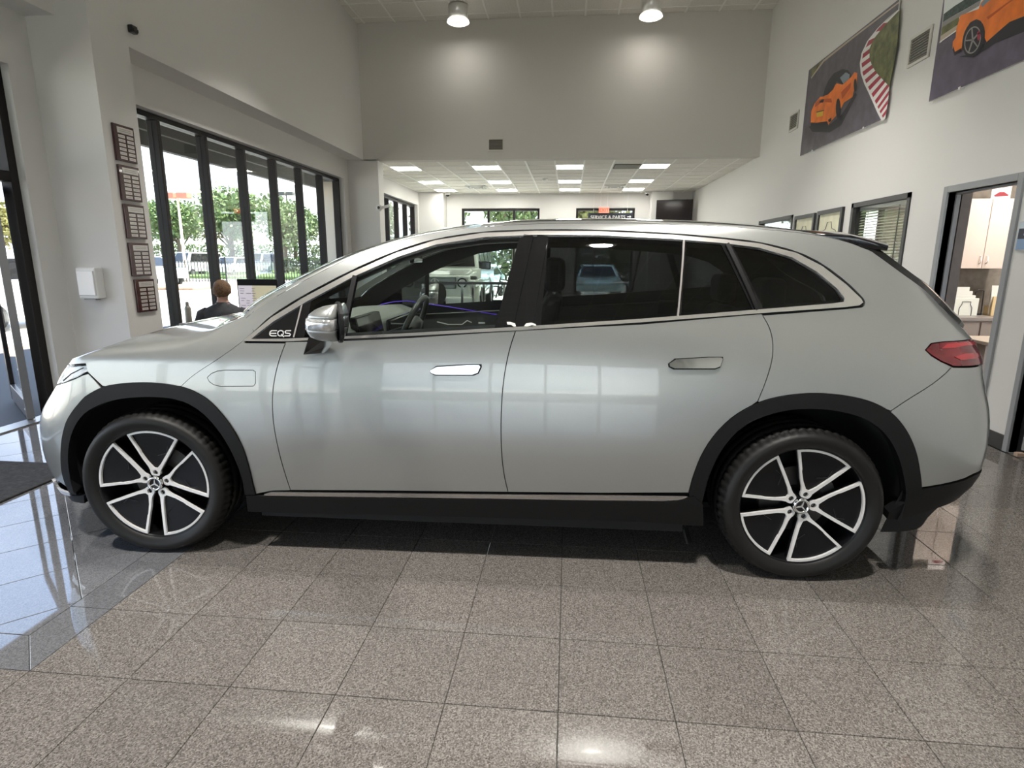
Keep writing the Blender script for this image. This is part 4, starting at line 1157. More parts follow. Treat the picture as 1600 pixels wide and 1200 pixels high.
# seats
def seat(x, y, name, w=.50, h=.66, head=True):
    s_ = bpy.data.objects.new(name, None); C.objects.link(s_); s_.parent = car; s_.location = (x, y, .0)
    c = MB(); c.box(-.50, .06, -w / 2, w / 2, .55, .76); c.build('cushion', M_leather, s_, bevel=.05, seg=3)
    H0 = .17; b = MB(); b.add([(0.0, -w / 2, .55), (.16, -w / 2, .55), (.36, -w / 2 + .05, .55 + h), (.26, -w / 2 + .05, .55 + h), (0.0, w / 2, .55), (.16, w / 2, .55), (.36, w / 2 - .05, .55 + h), (.26, w / 2 - .05, .55 + h)],
        [(0, 1, 2, 3), (4, 7, 6, 5), (0, 4, 5, 1), (1, 5, 6, 2), (2, 6, 7, 3), (3, 7, 4, 0)]); bo = b.build('backrest', M_leather, s_, bevel=.045, seg=3); bo.location.z = H0; h += H0
    if head:
        MB().box(.24, .36, -.13, .13, .55 + h + .02, .55 + h + .20).build('head_restraint', M_leather, s_, bevel=.04, seg=3)
        MB().bar((.30, -.05, .55 + h - .03), (.30, -.05, .55 + h + .06), .014).bar((.30, .05, .55 + h - .03), (.30, .05, .55 + h + .06), .014).build('headrest_post', M_chrome, s_)
for y in (-.40, .40): seat(1.72, y, 'front_seat', h=.60)
for y in (-.42, .42): seat(2.85, y, 'rear_seat', .55, .50)
# ambient light strip on the far door and across the dash
M_amb = mat('ambient_light', (.05, .02, .2), .4, em=(.14, .05, .9), es=.3)
a0, a1, a2 = lp_(636, 470, .84), lp_(705, 480, .85), lp_(776, 491.5, .86)
MB().tube([a0, a1, a2], .0028, 6).build('ambient_light_strip', M_amb, car, label='thin violet light line on the far door')
MB().tube([lp_(594, 476, .6), lp_(614, 471.5, .70), lp_(636, 470, .82)], .0028, 6).build('ambient_light_strip', M_amb, car)
# far door details
MB().tube([lp_(683, 503, .83), lp_(700, 507, .83), lp_(722, 507, .83), lp_(730, 501, .83), lp_(737, 504, .83)], .004, 6).build('door_pull', M_alu, car)
MB().box(*sum([[lp_(748, 503, .85)[0] + a for a in (0, .05)], [.83, .845], [lp_(748, 503, .85)[2] - b for b in (.012, 0)]], [])).build('seat_switch', M_alu, car)
q = lp_(651, 402, 0); MB().box(q[0] - .02, q[0] + .01, -.12, .12, q[2] - .035, q[2] + .035).build('rear_view_mirror', M_blackgloss, car, bevel=.01)
# ================================================================== ENTRANCE (left)
def U(ax, val, u, v): return [float(c) for c in at(ax, val, u, v)]
er = bpy.data.objects.new('door_1', None); C.objects.link(er); er['kind'] = 'structure'
xg = -4.95
b = MB(); b.box(xg - .05, xg + .05, 4.90, 4.98, 0, 3.12); b.build('door_jamb', M_bronze, er, .004)
MB().box(xg - .05, xg + .05, -8.7, 4.90, 2.15, 2.24).build('header', M_bronze, er, .004)
MB().box(xg - .05, xg + .05, -8.7, 4.90, 3.04, 3.12).build('top_rail', M_bronze, er, .004)
MB().box(xg - .03, xg - .02, -8.7, 4.9, 2.24, 3.04).build('window_pane', M_pane, er)
MB().box(xg - .09, xg + .08, -8.7, 4.98, 0, .012).build('threshold', mat('threshold_aluminium', (.35, .34, .32), .35, .8), er)
MB().box(xg - .05, xg + .05, 3.60, 3.68, 0, 3.04).build('mullion', M_bronze, er, .004)
MB().box(xg - .05, xg + .05, 2.2, 2.28, 0, 3.04).build('mullion', M_bronze, er, .004)
MB().box(xg - .02, xg - .01, 2.28, 3.6, .05, 2.15).build('window_pane', M_pane, er)
for k in range(8):  # unseen glazing run, added to brighten the right wall and bulkhead
    y_ = .86 - 1.34 * k; MB().box(xg - .05, xg + .05, y_, y_ + .08, 0, 3.04).build('mullion', M_bronze, er, .004)
    MB().box(xg - .02, xg - .01, y_ + .08, y_ + 1.34 if k else 2.2, .05, 2.15).build('window_pane', M_pane, er)
# the open leaf swings outwards
leaf = bpy.data.objects.new('door_leaf', None); C.objects.link(leaf); leaf.parent = er; leaf.location = (xg - .06, 4.80, 0); leaf.rotation_euler = (0, 0, R(141.5))
L_ = 1.12
MB().box(0, .075, -.025, .025, .02, 2.12).build('leaf_stile', M_bronze, leaf, .004)
MB().box(L_ - .09, L_, -.025, .025, .02, 2.12).build('leaf_stile', M_bronze, leaf, .004)
MB().box(.09, L_ - .09, -.025, .025, .02, .19).build('bottom_rail', mat('bronze_rail', (.14, .125, .12), .3, .6), leaf, .004)
MB().box(.09, L_ - .09, -.025, .025, 2.02, 2.12).build('leaf_rail', M_bronze, leaf, .004)
MB().box(.09, L_ - .09, -.005, .005, .19, 2.02).build('leaf_glass', M_pane, leaf)
MB().box(-.03, 0, -.03, .03, .02, 2.12).build('hinge_strip', mat('hinge_aluminium', (.33, .33, .34), .35, .7), leaf)
hb_ = MB()
for k in range(11): hb_.box(.02, .045, .024, .031, .1 + k * .19, .115 + k * .19)
hb_.build('hinge_screws', M_alu, leaf)

# entrance mat
mm = bx('entrance_mat', (-4.78, 2.1, .001), (-3.5, 3.73, .014), mat('mat_fibre', (.016, .015, .015), .95, noise=(35, .7), bump=(300, .6)), bevel=.004)
tag(mm, 'dark charcoal entrance mat on the floor by the open glass door', 'mat')

# ================================================================== LEFT PIER
M_plaq = mat('mahogany', (.045, .008, .008), .25, coat=.6, noise=(14, .4)); M_plate = mat('engraved_plate', (.62, .60, .57), .3, .35)
M_etch = mat('plate_etching', (.30, .28, .27), .5)
pz = [((172, 191), (180, 250)), ((180.8, 256), (188.5, 312.5)), ((190, 318), (197, 372.5)), ((198, 379), (205, 432)), ((207, 437), (214.7, 488.5))]
pos_w = ['topmost', 'second from the top', 'middle', 'fourth from the top', 'lowest']
for i, (a, c) in enumerate(pz):
    A_, C_ = U('x', XU, *a), U('x', XU, *c); z1, z0 = A_[2], C_[2]; w_ = .265; h_ = z1 - z0
    y0 = (A_[1] + C_[1]) / 2
    t = thing('award_plaque', 'dark wooden plaque with small name plates on left pier, %s of five' % pos_w[i], 'plaque', (XU, y0, z0), 0, 'plaques in a column on the left pier')
    MB().box(0, .022, 0, w_, 0, h_).build('board', M_plaq, t, .004)
    tp = MB().box(.022, .025, .045, w_ - .02, h_ * .77, h_ * .93).build('title_plate', M_plate, t)
    e_ = MB()
    for k in range(2): e_.box(.025, .0255, .07, w_ - .045, h_ * (.82 + .05 * k), h_ * (.835 + .05 * k))
    e_.build('engraving', M_etch, tp)
    for cI in range(2):
        for rI in range(6):
            yy = .05 + cI * .108; zz = h_ * (.645 - rI * .117)
            q = MB().box(.022, .0245, yy, yy + .083, zz, zz + h_ * .078).build('name_plate', M_plate, t)
            MB().box(.0245, .025, yy + .012, yy + .07, zz + h_ * .032, zz + h_ * .044).build('engraving', M_etch, q)
t = thing('wall_dispenser', 'white plastic dispenser box on the left pier above the car nose', 'dispenser', (-4.53, 5.23, 1.12))
MB().box(-.10, .10, -.10, 0, 0, .29).build('housing', M_white, t, .012)
MB().box(-.085, .085, -.115, -.10, .03, .26).build('front_cover', mat('white_cover', (.86, .86, .86), .25), t, .006)
MB().box(-.06, .06, -.09, -.03, -.012, .0).build('nozzle', mat('grey_nozzle', (.3, .3, .3), .5), t)
t = thing('wall_spotlight_bracket', 'black spotlight bracket high on the left pier at the top edge of the photo', 'bracket', (-4.42, 5.2, 3.78))
MB().bar((-.12, -.02, .12), (-.02, -.03, 0), .04).build('arm', M_black, t); MB().bar((-.02, -.02, .12), (.10, -.03, .0), .05).build('lamp_body', M_black, t)  # black spotlight body on its bracket arm
t = thing('wall_sensor', 'small black sensor high on the upper left wall beside the pier', 'sensor', (XU, 5.74, 3.60))
MB().box(0, .05, -.03, .05, 0, .07).build('body', M_black, t, .01); MB().box(.05, .06, -.02, .04, .01, .04).build('lens', M_blackgloss, t)

# ================================================================== UPPER BACK WALL, VENTS, CAMERAS
def vent(label, plane, val, a0, a1, z0, z1):
    t = thing('wall_vent', label, 'vent', (val if plane == 'x' else (a0 + a1) / 2, (a0 + a1) / 2 if plane == 'x' else val, z0))
    w = (a1 - a0) / 2; h = z1 - z0; f = .028
    def B(u0, u1, d0, d1, za, zb, nme, m_, **k):
        b = MB()
        if plane == 'x': b.box(-d1, -d0, u0, u1, za, zb)
        else: b.box(u0, u1, -d1, -d0, za, zb)
        return b.build(nme, m_, t, **k)
    B(-w, w, 0, .004, 0, h, 'back_plate', mat('vent_dark', (.10, .095, .08), .8))
    for u0, u1, za, zb in ((-w, -w + f, 0, h), (w - f, w, 0, h), (-w + f, w - f, 0, f), (-w + f, w - f, h - f, h)): B(u0, u1, .004, .018, za, zb, 'frame', mat('vent_frame', (.62, .60, .54), .5))
    n = int((h - 2 * f) / .026)
    for k in range(n):
        za = f + (k + .5) * (h - 2 * f) / n; B(-w + f, w - f, .004, .013, za - .004, za + .004, 'slat', mat('vent_slat', (.30, .29, .25), .5))
vent('square louvred vent in the middle of the upper back wall', 'y', YB, -1.68, -1.35, 3.60, 3.85)
a, c = U('x', XR, 1427, 62), U('x', XR, 1453, 85)
vent('square louvred vent between the two orange car pictures', 'x', XR, 6.80, 7.19, 3.53, 3.83)
a, c = U('x', XR, 1236, 180), U('x', XR, 1247, 198)
vent('small louvred vent on the right wall left of the pictures', 'x', XR, c[1], a[1], c[2] - .02, a[2])
def dome(label, loc):
    t = thing('security_camera', label, 'camera', loc); MB().lathe([(.001, 0), (.075, 0), (.078, -.05), (.06, -.06), (.001, -.06)], 20).build('base', M_white, t)
    MB().lathe([(.055, -.06), (.045, -.09), (.02, -.108), (.001, -.11)], 20).build('dome', M_blackgloss, t)
dome('white dome security camera at the low ceiling corner, left end of the far wall', (-3.72, YF - .35, ZL))
dome('white dome security camera at the low ceiling corner, beside the hanging screen', (2.22, YF - .35, ZL))
t = thing('wall_camera', 'white bullet camera on the back left pier edge below the bulkhead', 'camera', (-3.92, 12.1, 2.52))
MB().lathe([(.001, -.07), (.06, -.068), (.065, 0), (.055, .05), (.001, .055)], 20, 'y').build('housing', M_white, t); MB().lathe([(.001, -.074), (.03, -.07)], 16, 'y').build('lens', M_blackgloss, t); MB().bar((.02, .0, 0), (.20, .03, .05), .05).build('arm', M_white, t)
t = thing('smoke_detector', 'small round smoke detector in the middle of the low tiled ceiling', 'detector', (-.65, 15.1, ZL)); MB().lathe([(.001, 0), (.07, 0), (.06, -.035), (.001, -.045)], 20).build('body', M_white, t)
for i, (x, y, l_) in enumerate([(-2.6, 16.6, 'left of the middle lights'), (1.15, 16.6, 'right of the middle lights')]):
    t = thing('ceiling_diffuser', 'square white air diffuser in the low ceiling, ' + l_, 'vent', (x, y, ZL - .002))
    for k, r_ in enumerate((.28, .20, .12)):
        f = MB(); z = -.012 * (k); f.box(-r_, r_, -r_, -r_ + .03, z - .02, z); f.box(-r_, r_, r_ - .03, r_, z - .02, z); f.box(-r_, -r_ + .03, -r_, r_, z - .02, z); f.box(r_ - .03, r_, -r_, r_, z - .02, z); f.build('louvre', M_white, t)
t = thing('ceiling_return_vent', 'dark return air grille in the low ceiling near the right front row', 'vent', (1.17, 13.2, ZL - .001))
MB().box(-.28, .28, -.28, .28, -.008, 0).build('back', mat('vent_dark', (.10, .095, .08), .8), t)
for k in range(9): MB().box(-.27, .27, -.25 + k * .06, -.235 + k * .06, -.02, -.008).build('slat', mat('vent_slat', (.30, .29, .25), .5), t)
t = thing('hanging_screen', 'black flat screen hung near the ceiling at the far right corner', 'screen', (2.93, 17.55, 2.62), R(-12))
MB().box(-.5, .5, 0, .05, 0, .56).build('casing', M_blackplastic, t, .01); MB().box(-.48, .48, -.003, 0, .02, .54).build('screen_glass', mat('screen_off', (.02, .015, .015), .12), t); MB().bar((0, .05, .3), (0, .32, .5), .06).build('bracket', M_black, t)
# exit sign hangs from two rods
# exit sign and department sign in front of the far right window
t = thing('exit_sign', 'small red lit EXIT sign above the service sign', 'sign', (.98, YF - .30, 2.86))
MB().box(-.15, .15, -.03, 0, 0, .16).build('sign_box', mat('sign_clear', (.8, .35, .28), .3, em=(1, .16, .08), es=.35), t, .006)
text_mesh('EXIT', .14, lambda x, y, z: (x, -.033 - z, .03 + y), 'sign_letters', mat('exit_red', (.6, .02, .01), .4, em=(1, .06, .02), es=1.2), t)['kind'] = 'stuff'
MB().bar((-.1, -.015, .19), (-.1, -.015, .59), .008).bar((.1, -.015, .19), (.1, -.015, .59), .008).build('hanging_rods', M_alu, t)
t = thing('department_sign', 'dark hanging sign reading SERVICE & PARTS with an arrow', 'sign', (1.18, YF - .2, 2.63))
MB().box(-.66, .66, 0, .03, 0, .24).build('board', mat('sign_navy', (.015, .02, .03), .4), t, .004)
text_mesh('SERVICE & PARTS', .135, lambda x, y, z: (x - .07, -.003 - z, .07 + y), 'sign_letters', mat('sign_white', (.85, .85, .85), .5), t)['kind'] = 'stuff'
MB().bar((.50, -.003, .125), (.60, -.003, .125), .004, .02).bar((.57, -.003, .155), (.61, -.003, .125), .004, .018).bar((.57, -.003, .095), (.61, -.003, .125), .004, .018).build('arrow', mat('sign_white', (.85, .85, .85), .5), t)
MB().bar((-.5, .015, .24), (-.5, .015, .87), .006).bar((.5, .015, .24), (.5, .015, .87), .006).build('wires', M_alu, t)

# ================================================================== RIGHT WALL
xp = XR - .03
def flat(px, m_, lvl, parent, name, rel):
    x = xp - .0012 * lvl
    P = [U('x', x, *q) for q in px]
    return MB().add([(p[0] - rel[0], p[1] - rel[1], p[2] - rel[2]) for p in P], [tuple(range(len(P)))]).build(name, m_, parent, recalc=False)
def c6(pts): return [(1240 + x / 4.444, y / 4.444) for x, y in pts]
M_asph = mat('print_asphalt', (.105, .095, .115), .35, noise=(6, .25)); M_pgrass = mat('print_grass', (.14, .15, .06), .4, noise=(9, .5)); M_porange = mat('print_orange', (.90, .20, .02), .3, noise=(5, .25))
M_pblk = mat('print_black', (.018, .018, .025), .35); M_pwhite = mat('print_white', (.78, .77, .74), .35); M_pred = mat('print_red', (.38, .03, .06), .35); M_psky = mat('print_sky', (.75, .78, .76), .4)
M_pglass = mat('print_window', (.22, .28, .33), .3); M_pyel = mat('print_yellow', (.75, .5, .05), .4); M_pgrey = mat('print_grey', (.30, .29, .28), .4); M_psand = mat('print_sand', (.5, .42, .32), .4)
M_pdog = mat('print_dark_orange', (.55, .09, .01), .35)
def picture(name, label, y0, y1, z0, z1, base):
    t = thing(name, label, 'picture', (xp, (y0 + y1) / 2, z0)); w = (y1 - y0) / 2
    MB().box(0, .012, -w, w, 0, z1 - z0).build('mount_board', mat('acrylic_edge', (.75, .75, .72), .3), t)
    for yy in (-w * .62, w * .62):
        MB().box(-.006, .03, yy - .015, yy + .015, -.014, .012).build('clip', M_alu, t)
    return t
Yp0, Yp1, Zp0, Zp1 = 7.50, 9.98, 3.10, 4.33
t = picture('track_picture', 'frameless picture of an orange sports car beside a red and white kerb', Yp0, Yp1, Zp0, Zp1, M_asph)
rel = (xp, (Yp0 + Yp1) / 2, Zp0)
MB().box(-.001, 0, -(Yp1 - Yp0) / 2, (Yp1 - Yp0) / 2, 0, Zp1 - Zp0).build('print', M_asph, t)
flat(c6([(125, 480), (380, 285), (200, 430), (122, 545)]), M_pgrass, 2, t, 'print_verge', rel)
flat(c6([(122, 548), (210, 430), (390, 285), (740, 15), (735, 8), (385, 275), (205, 418), (122, 535)]), M_psand, 3, t, 'print_verge_line', rel)
O_ = [(735, 62), (660, 125), (590, 195), (520, 285), (482, 370), (472, 440), (480, 510), (505, 580), (540, 650), (575, 725), (600, 780), (628, 832)]
I_ = [(737, 68), (680, 125), (620, 190), (560, 265), (527, 335), (527, 400), (545, 460), (580, 510), (622, 556), (665, 600), (657, 700), (636, 822)]
flat(c6([(738, 60)] + I_[1:10] + [(718, 330)]), M_pgrass, 2, t, 'print_infield', rel)
Ln = [(x - 5 - 16 * k / 11, y + 1) for k, (x, y) in enumerate(O_)]
flat(c6(Ln + [(592, 846)] + O_[::-1]), M_pwhite, 3, t, 'print_track_line', rel)
def lerp_line(L, t_):
    k = t_ * (len(L) - 1); i = min(int(k), len(L) - 2); f = k - i; return (L[i][0] * (1 - f) + L[i + 1][0] * f, L[i][1] * (1 - f) + L[i + 1][1] * f)
ns = 25
for i in range(ns):
    t0, t1 = (i / ns) ** .62, ((i + 1) / ns) ** .62
    a_, b2, c2, d2 = lerp_line(O_, t0), lerp_line(I_, t0), lerp_line(I_, t1), lerp_line(O_, t1)
    flat(c6([a_, b2, c2, d2]), (M_pred if i % 2 else M_pwhite), 3, t, 'print_kerb_stripe', rel)
flat(c6([(105, 880), (160, 860), (240, 875), (330, 800), (430, 640), (440, 660), (330, 870), (250, 920), (130, 915)]), M_pblk, 2, t, 'print_shadow', rel)
flat(c6([(118, 850), (122, 775), (145, 720), (185, 672), (210, 670), (245, 635), (300, 578), (340, 588), (400, 535), (423, 500), (442, 507), (440, 590), (415, 640), (410, 672), (350, 712), (325, 762), (300, 800), (262, 840), (240, 868), (234, 842), (160, 852)]), M_porange, 4, t, 'print_car', rel)
flat(c6([(205, 668), (215, 620), (240, 560), (280, 508), (340, 480), (378, 487), (402, 520), (396, 536), (340, 585), (300, 565), (275, 620), (240, 655)]), M_pblk, 5, t, 'print_car_roof', rel)
flat(c6([(322, 540), (362, 502), (390, 517), (386, 545), (345, 582)]), M_pglass, 6, t, 'print_car_window', rel)
flat(c6([(150, 715), (180, 690), (262, 683), (266, 712), (200, 708), (148, 745)]), M_pdog, 5, t, 'print_car_tail', rel)
flat(c6([(175, 712), (196, 690), (212, 690), (205, 712)]), M_pblk, 6, t, 'print_car_vent', rel)
flat(c6([(158, 782), (206, 770), (203, 805), (160, 814)]), M_pyel, 6, t, 'print_plate', rel)
flat(c6([(158, 776), (212, 763), (212, 769), (158, 783)]), M_pblk, 6, t, 'print_plate_slot', rel)
flat(c6([(118, 868), (125, 850), (160, 852), (234, 842), (240, 868), (235, 885), (130, 893)]), M_pblk, 5, t, 'print_diffuser', rel)
flat(c6([(310 + 17 * math.cos(a), 755 + 72 * math.sin(a)) for a in np.linspace(0, 2 * PI, 17)[:-1]]), M_pblk, 5, t, 'print_wheel', rel)
flat(c6([(428 + 11 * math.cos(a), 592 + 46 * math.sin(a)) for a in np.linspace(0, 2 * PI, 17)[:-1]]), M_pblk, 5, t, 'print_wheel', rel)
flat(c6([(240, 832), (262, 815), (262, 838), (244, 850)]), M_pblk, 6, t, 'print_exhaust', rel)
flat(c6([(330, 640), (400, 570), (395, 610), (335, 690)]), M_pdog, 5, t, 'print_door_shade', rel)
# second picture, cut by the photo edge
Yq0, Yq1 = 4.15, 6.64
t = picture('orange_car_picture', 'frameless picture of an orange sports car wheel and flank, at the right edge', Yq0, Yq1, 3.07, 4.30, M_asph)
rel = (xp, (Yq0 + Yq1) / 2, 3.07)
MB().box(-.001, 0, -(Yq1 - Yq0) / 2, (Yq1 - Yq0) / 2, 0, 1.23).build('print', mat('print_asphalt_blue', (.115, .10, .14), .35, noise=(8, .2)), t)
flat(c6([(1015, 300), (1040, 95), (1058, -30 * 4.444), (1800, -600), (1900, -520), (1300, 60), (1150, 190)]), M_psky, 2, t, 'print_sky', rel)
flat(c6([(1035, 155), (1042, 98), (1120, 40), (1200, -10), (1290, -60), (1330, -60), (1300, 0), (1200, 60), (1100, 115)]), mat('print_trees', (.05, .08, .07), .4, noise=(30, .5)), 3, t, 'print_trees', rel)
flat(c6([(1030, 190), (1034, 156), (1100, 116), (1200, 62), (1300, 0), (1290, 40), (1150, 120)]), M_pgrey, 4, t, 'print_barrier', rel)
flat(c6([(1022, 250), (1030, 190), (1150, 118), (1150, 165)]), M_pgrass, 5, t, 'print_grass_verge', rel)
flat(c6([(1016, 288), (1022, 250), (1140, 172), (1135, 205)]), M_psand, 5, t, 'print_gravel', rel)
flat(c6([(1011, 300), (1015, 288), (1135, 203), (1132, 215)]), M_pwhite, 6, t, 'print_line', rel)
flat(c6([(1150, 395), (1200, 380), (1330, 300), (1400, 240), (1500, 150), (1700, 80), (1900, 40), (1900, 120), (1600, 220), (1400, 300), (1250, 400)]), M_pblk, 6, t, 'print_shadow', rel)
flat(c6([(1158, 108), (1285, 62), (1300, 20), (1345, -30), (1500, -140), (1800, -330), (1850, -320), (1850, 30), (1700, 75), (1600, 112), (1500, 152), (1420, 220), (1340, 292), (1322, 250), (1322, 190), (1300, 145), (1270, 132), (1225, 155), (1190, 215), (1172, 290), (1165, 352), (1118, 387), (1103, 345), (1105, 290), (1125, 262), (1130, 200)]), M_porange, 7, t, 'print_car', rel)
flat(c6([(1300, 30), (1345, -25), (1500, -135), (1800, -320), (1800, -290), (1480, -80), (1340, 20), (1310, 50)]), M_pglass, 8, t, 'print_car_window', rel)
flat(c6([(1340, 120), (1480, 20), (1600, -60), (1800, -180), (1800, -172), (1600, -50), (1480, 32), (1352, 135)]), M_pdog, 8, t, 'print_crease', rel)
flat(c6([(1103, 345), (1118, 387), (1165, 355), (1163, 335), (1120, 360), (1110, 320)]), M_pblk, 8, t, 'print_splitter', rel)
def ell(cx, cy, rx, ry, tilt, n=24): return [(cx + rx * math.cos(a) * math.cos(tilt) - ry * math.sin(a) * math.sin(tilt), cy + rx * math.cos(a) * math.sin(tilt) + ry * math.sin(a) * math.cos(tilt)) for a in np.linspace(0, 2 * PI, n + 1)[:-1]]
flat(c6(ell(1250, 268, 74, 132, R(14))), M_pblk, 8, t, 'print_tyre', rel)
flat(c6(ell(1243, 278, 55, 98, R(14))), M_pgrey, 9, t, 'print_rim', rel)
flat(c6(ell(1243, 278, 48, 88, R(14))), M_pblk, 10, t, 'print_rim_shade', rel)
for k in range(5):
    a = 2 * PI * k / 5 + .3; e = ell(1243, 278, 52, 92, R(14), 100)[int(100 * k / 5 + 7) % 100]; d = Vector((e[0] - 1243, e[1] - 278)); n_ = Vector((-d.y, d.x)).normalized() * 6
    flat(c6([(1243 + n_.x, 278 + n_.y), (e[0] + n_.x * .7, e[1] + n_.y * .7), (e[0] - n_.x * .7, e[1] - n_.y * .7), (1243 - n_.x, 278 - n_.y)]), M_pgrey, 11, t, 'print_spoke', rel)
flat(c6([(1275, 225), (1290, 210), (1298, 250), (1285, 285), (1275, 270)]), M_pred, 11, t, 'print_caliper', rel)

# windows with blinds (right wall)
def blind_window(name, y0, y1, z0, z1, lab):
    r = bpy.data.objects.new(name, None); C.objects.link(r); r['kind'] = 'structure'
    f = .055
    for (a, b_, c, d) in ((y0 - .0, y0 + f, z0, z1), (y1 - f, y1, z0, z1), (y0, y1, z1 - f, z1), (y0, y1, z0, z0 + f)):
        MB().box(XR - .015, XR + .15, a, b_, c, d).build('frame', mat('dark_grey_frame', (.06, .06, .06), .45), r)
    MB().box(XR + .035, XR + .041, y0 + f, y1 - f, z0 + f, z1 - f).build('window_pane', M_pane, r)
    bl_ = thing('venetian_blind', lab, 'blind', (XR + .085, (y0 + y1) / 2, z1 - f), 0)
    w = (y1 - y0) / 2 - f - .01
    MB().box(-.02, .025, -w, w, -.045, 0).build('head_rail', mat('blind_grey', (.42, .41, .38), .5), bl_)
    H = z1 - z0 - 2 * f; k = 0; zz = -.06; me = None
    while zz > -H + .02:
        if me is None:
            o = MB().add([(-.011, -w, -.007), (.011, -w, .007), (.011, w, .007), (-.011, w, -.007), (-.011, -w, -.0055), (.011, -w, .0085), (.011, w, .0085), (-.011, w, -.0055)], [(0, 1, 2, 3), (4, 7, 6, 5), (0, 4, 5, 1), (1, 5, 6, 2), (2, 6, 7, 3), (3, 7, 4, 0)]).build('slat', mat('blind_slat', (.66, .63, .54), .5), bl_); me = o.data
        else:
            o = bpy.data.objects.new('slat', me); C.objects.link(o); o.parent = bl_
        o.location = (0, 0, zz); zz -= .033
    for s_ in (-.7, 0, .7): MB().box(-.002, .002, w * s_ - .002, w * s_ + .002, -H + .02, 0).build('cord', mat('blind_cord', (.35, .33, .3), .6), bl_)
    MB().bar((-.02, w * -.55, -.04), (-.02, w * -.55, -H * .8), .01).build('wand', mat('blind_wand', (.12, .11, .11), .4), bl_)
blind_window('window_6', WA[0], WA[1], WA[2], WA[3], 'grey venetian blind in the dark framed window nearest the office door')
blind_window('window_7', WB[0], WB[1], WB[2], WB[3], 'grey venetian blind in the farther window, just above the car roof')
# two framed drawings
def framed(label, y0, y1, z1, seed):
    z0 = z1 - .62; t = thing('framed_drawing', label, 'picture', (XR - .002, (y0 + y1) / 2, z0), 0); w = (y1 - y0) / 2; h = .62; f = .055
    M_f = mat('black_frame', (.03, .03, .032), .35)
    for a, b_, c, d in ((-w, -w + f, 0, h), (w - f, w, 0, h), (-w + f, w - f, 0, f), (-w + f, w - f, h - f, h)): MB().box(-.035, 0, a, b_, c, d).build('frame', M_f, t)
    MB().box(-.012, -.008, -w + f, w - f, f, h - f).build('paper', mat('cream_paper', (.70, .68, .50), .6, noise=(5, .12)), t)
    ln = MB(); m_ = mat('ink', (.10, .11, .10), .6)
    cy, cz = 0, h * .42
    pts = [(-.24, .0), (-.22, .10), (-.10, .13), (-.06, .22), (.06, .22), (.10, .13), (.22, .10), (.24, .0), (-.24, .0)]
    for (a, b_), (c, d) in zip(pts[:-1], pts[1:]): ln.bar((-.0135, a, cz + b_ - .03), (-.0135, c, cz + d - .03), .002, .012, up=(1, 0, 0))
    for s_ in (-.18, .18): ln.tube([(-.0135, s_ + .05 * math.cos(a), cz - .03 + .07 * math.sin(a)) for a in np.linspace(0, 2 * PI, 17)[:-1]], .005, 4, closed=True)
    ln.build('drawn_lines', m_, t)
framed('black framed car line drawing, nearer of the two beside the blind window', 8.27, 9.06, 2.20, 1)
framed('black framed car line drawing, farther of the two, partly behind the roof', 9.16, 9.93, 2.19, 2)

# door openings
def door_frame(name, y0, y1, z1, w=.06):
    r = bpy.data.objects.new(name, None); C.objects.link(r); r['kind'] = 'structure'
    for (a, b_, c, d) in ((y0 - w, y0, 0, z1 + w), (y1, y1 + w, 0, z1 + w), (y0, y1, z1, z1 + w)):
        MB().box(XR - .02, XR + .16, a, b_, c, d).build('casing', M_greyframe, r, .004)
    for (a, b_, c, d) in ((y1 - .018, y1, 0, z1), (y0, y0 + .018, 0, z1), (y0, y1, z1 - .018, z1)):
        MB().box(XR + .06, XR + .10, a, b_, c, d).build('door_stop', mat('stop_grey', (.22, .22, .23), .45), r)
    return r
dr = door_frame('door_2', DY0, DY1, DZ)
lf = bpy.data.objects.new('door_leaf', None); C.objects.link(lf); lf.parent = dr
MB().box(XR + .165, XR + .205, DY1 + .07, DY1 + .92, .01, DZ - .02).build('leaf_panel', mat('dark_brown_door', (.085, .06, .048), .4, noise=(4, .3)), lf)
MB().box(XR + .21, XR + .24, DY1 + .80, DY1 + .90, .98, 1.0).build('lever', M_alu, lf)
MB().box(XR + .11, XR + .20, DY1 - .02, DY1 + .0, .0, DZ).build('reveal_lining', mat('dark_brown_door', (.085, .06, .048), .4, noise=(4, .3)), dr)
dr2 = door_frame('door_3', 3.78, D2Y1 - .0, DZ, .05)
l2 = MB().box(XR + .05, XR + .095, 3.79, D2Y1 - .01, .01, DZ - .01).build('door_leaf', mat('black_door', (.02, .02, .022), .35), dr2)
MB().box(XR + .035, XR + .05, D2Y1 - .10, D2Y1 - .075, .05, DZ - .05).build('edge_strip', mat('strip_grey', (.3, .3, .3), .4), l2)
MB().box(XR - .01, XR + .05, 4.72, 4.76, .0, .03).build('door_wedge', mat('tan_rubber', (.45, .32, .24), .7), dr2)
# small notice by the door
t = thing('wall_notice', 'small blue and black notice on the wall strip between the two right doors', 'notice', (XR - .004, 5.02, 1.60))
MB().box(-.012, 0, -.12, .125, 0, .22).build('holder', mat('notice_clear', (.55, .62, .68), .2), t, .003)
MB().box(-.014, -.012, -.12, .11, .005, .085).build('blue_field', mat('notice_blue', (.22, .33, .50), .4), t)
MB().box(-.014, -.012, -.12, .11, .085, .165).build('dark_field', mat('notice_dark', (.03, .03, .05), .4), t)
MB().box(-.015, -.014, -.10, .05, .112, .128).build('pale_mark', mat('notice_pale', (.8, .7, .72), .4), t)

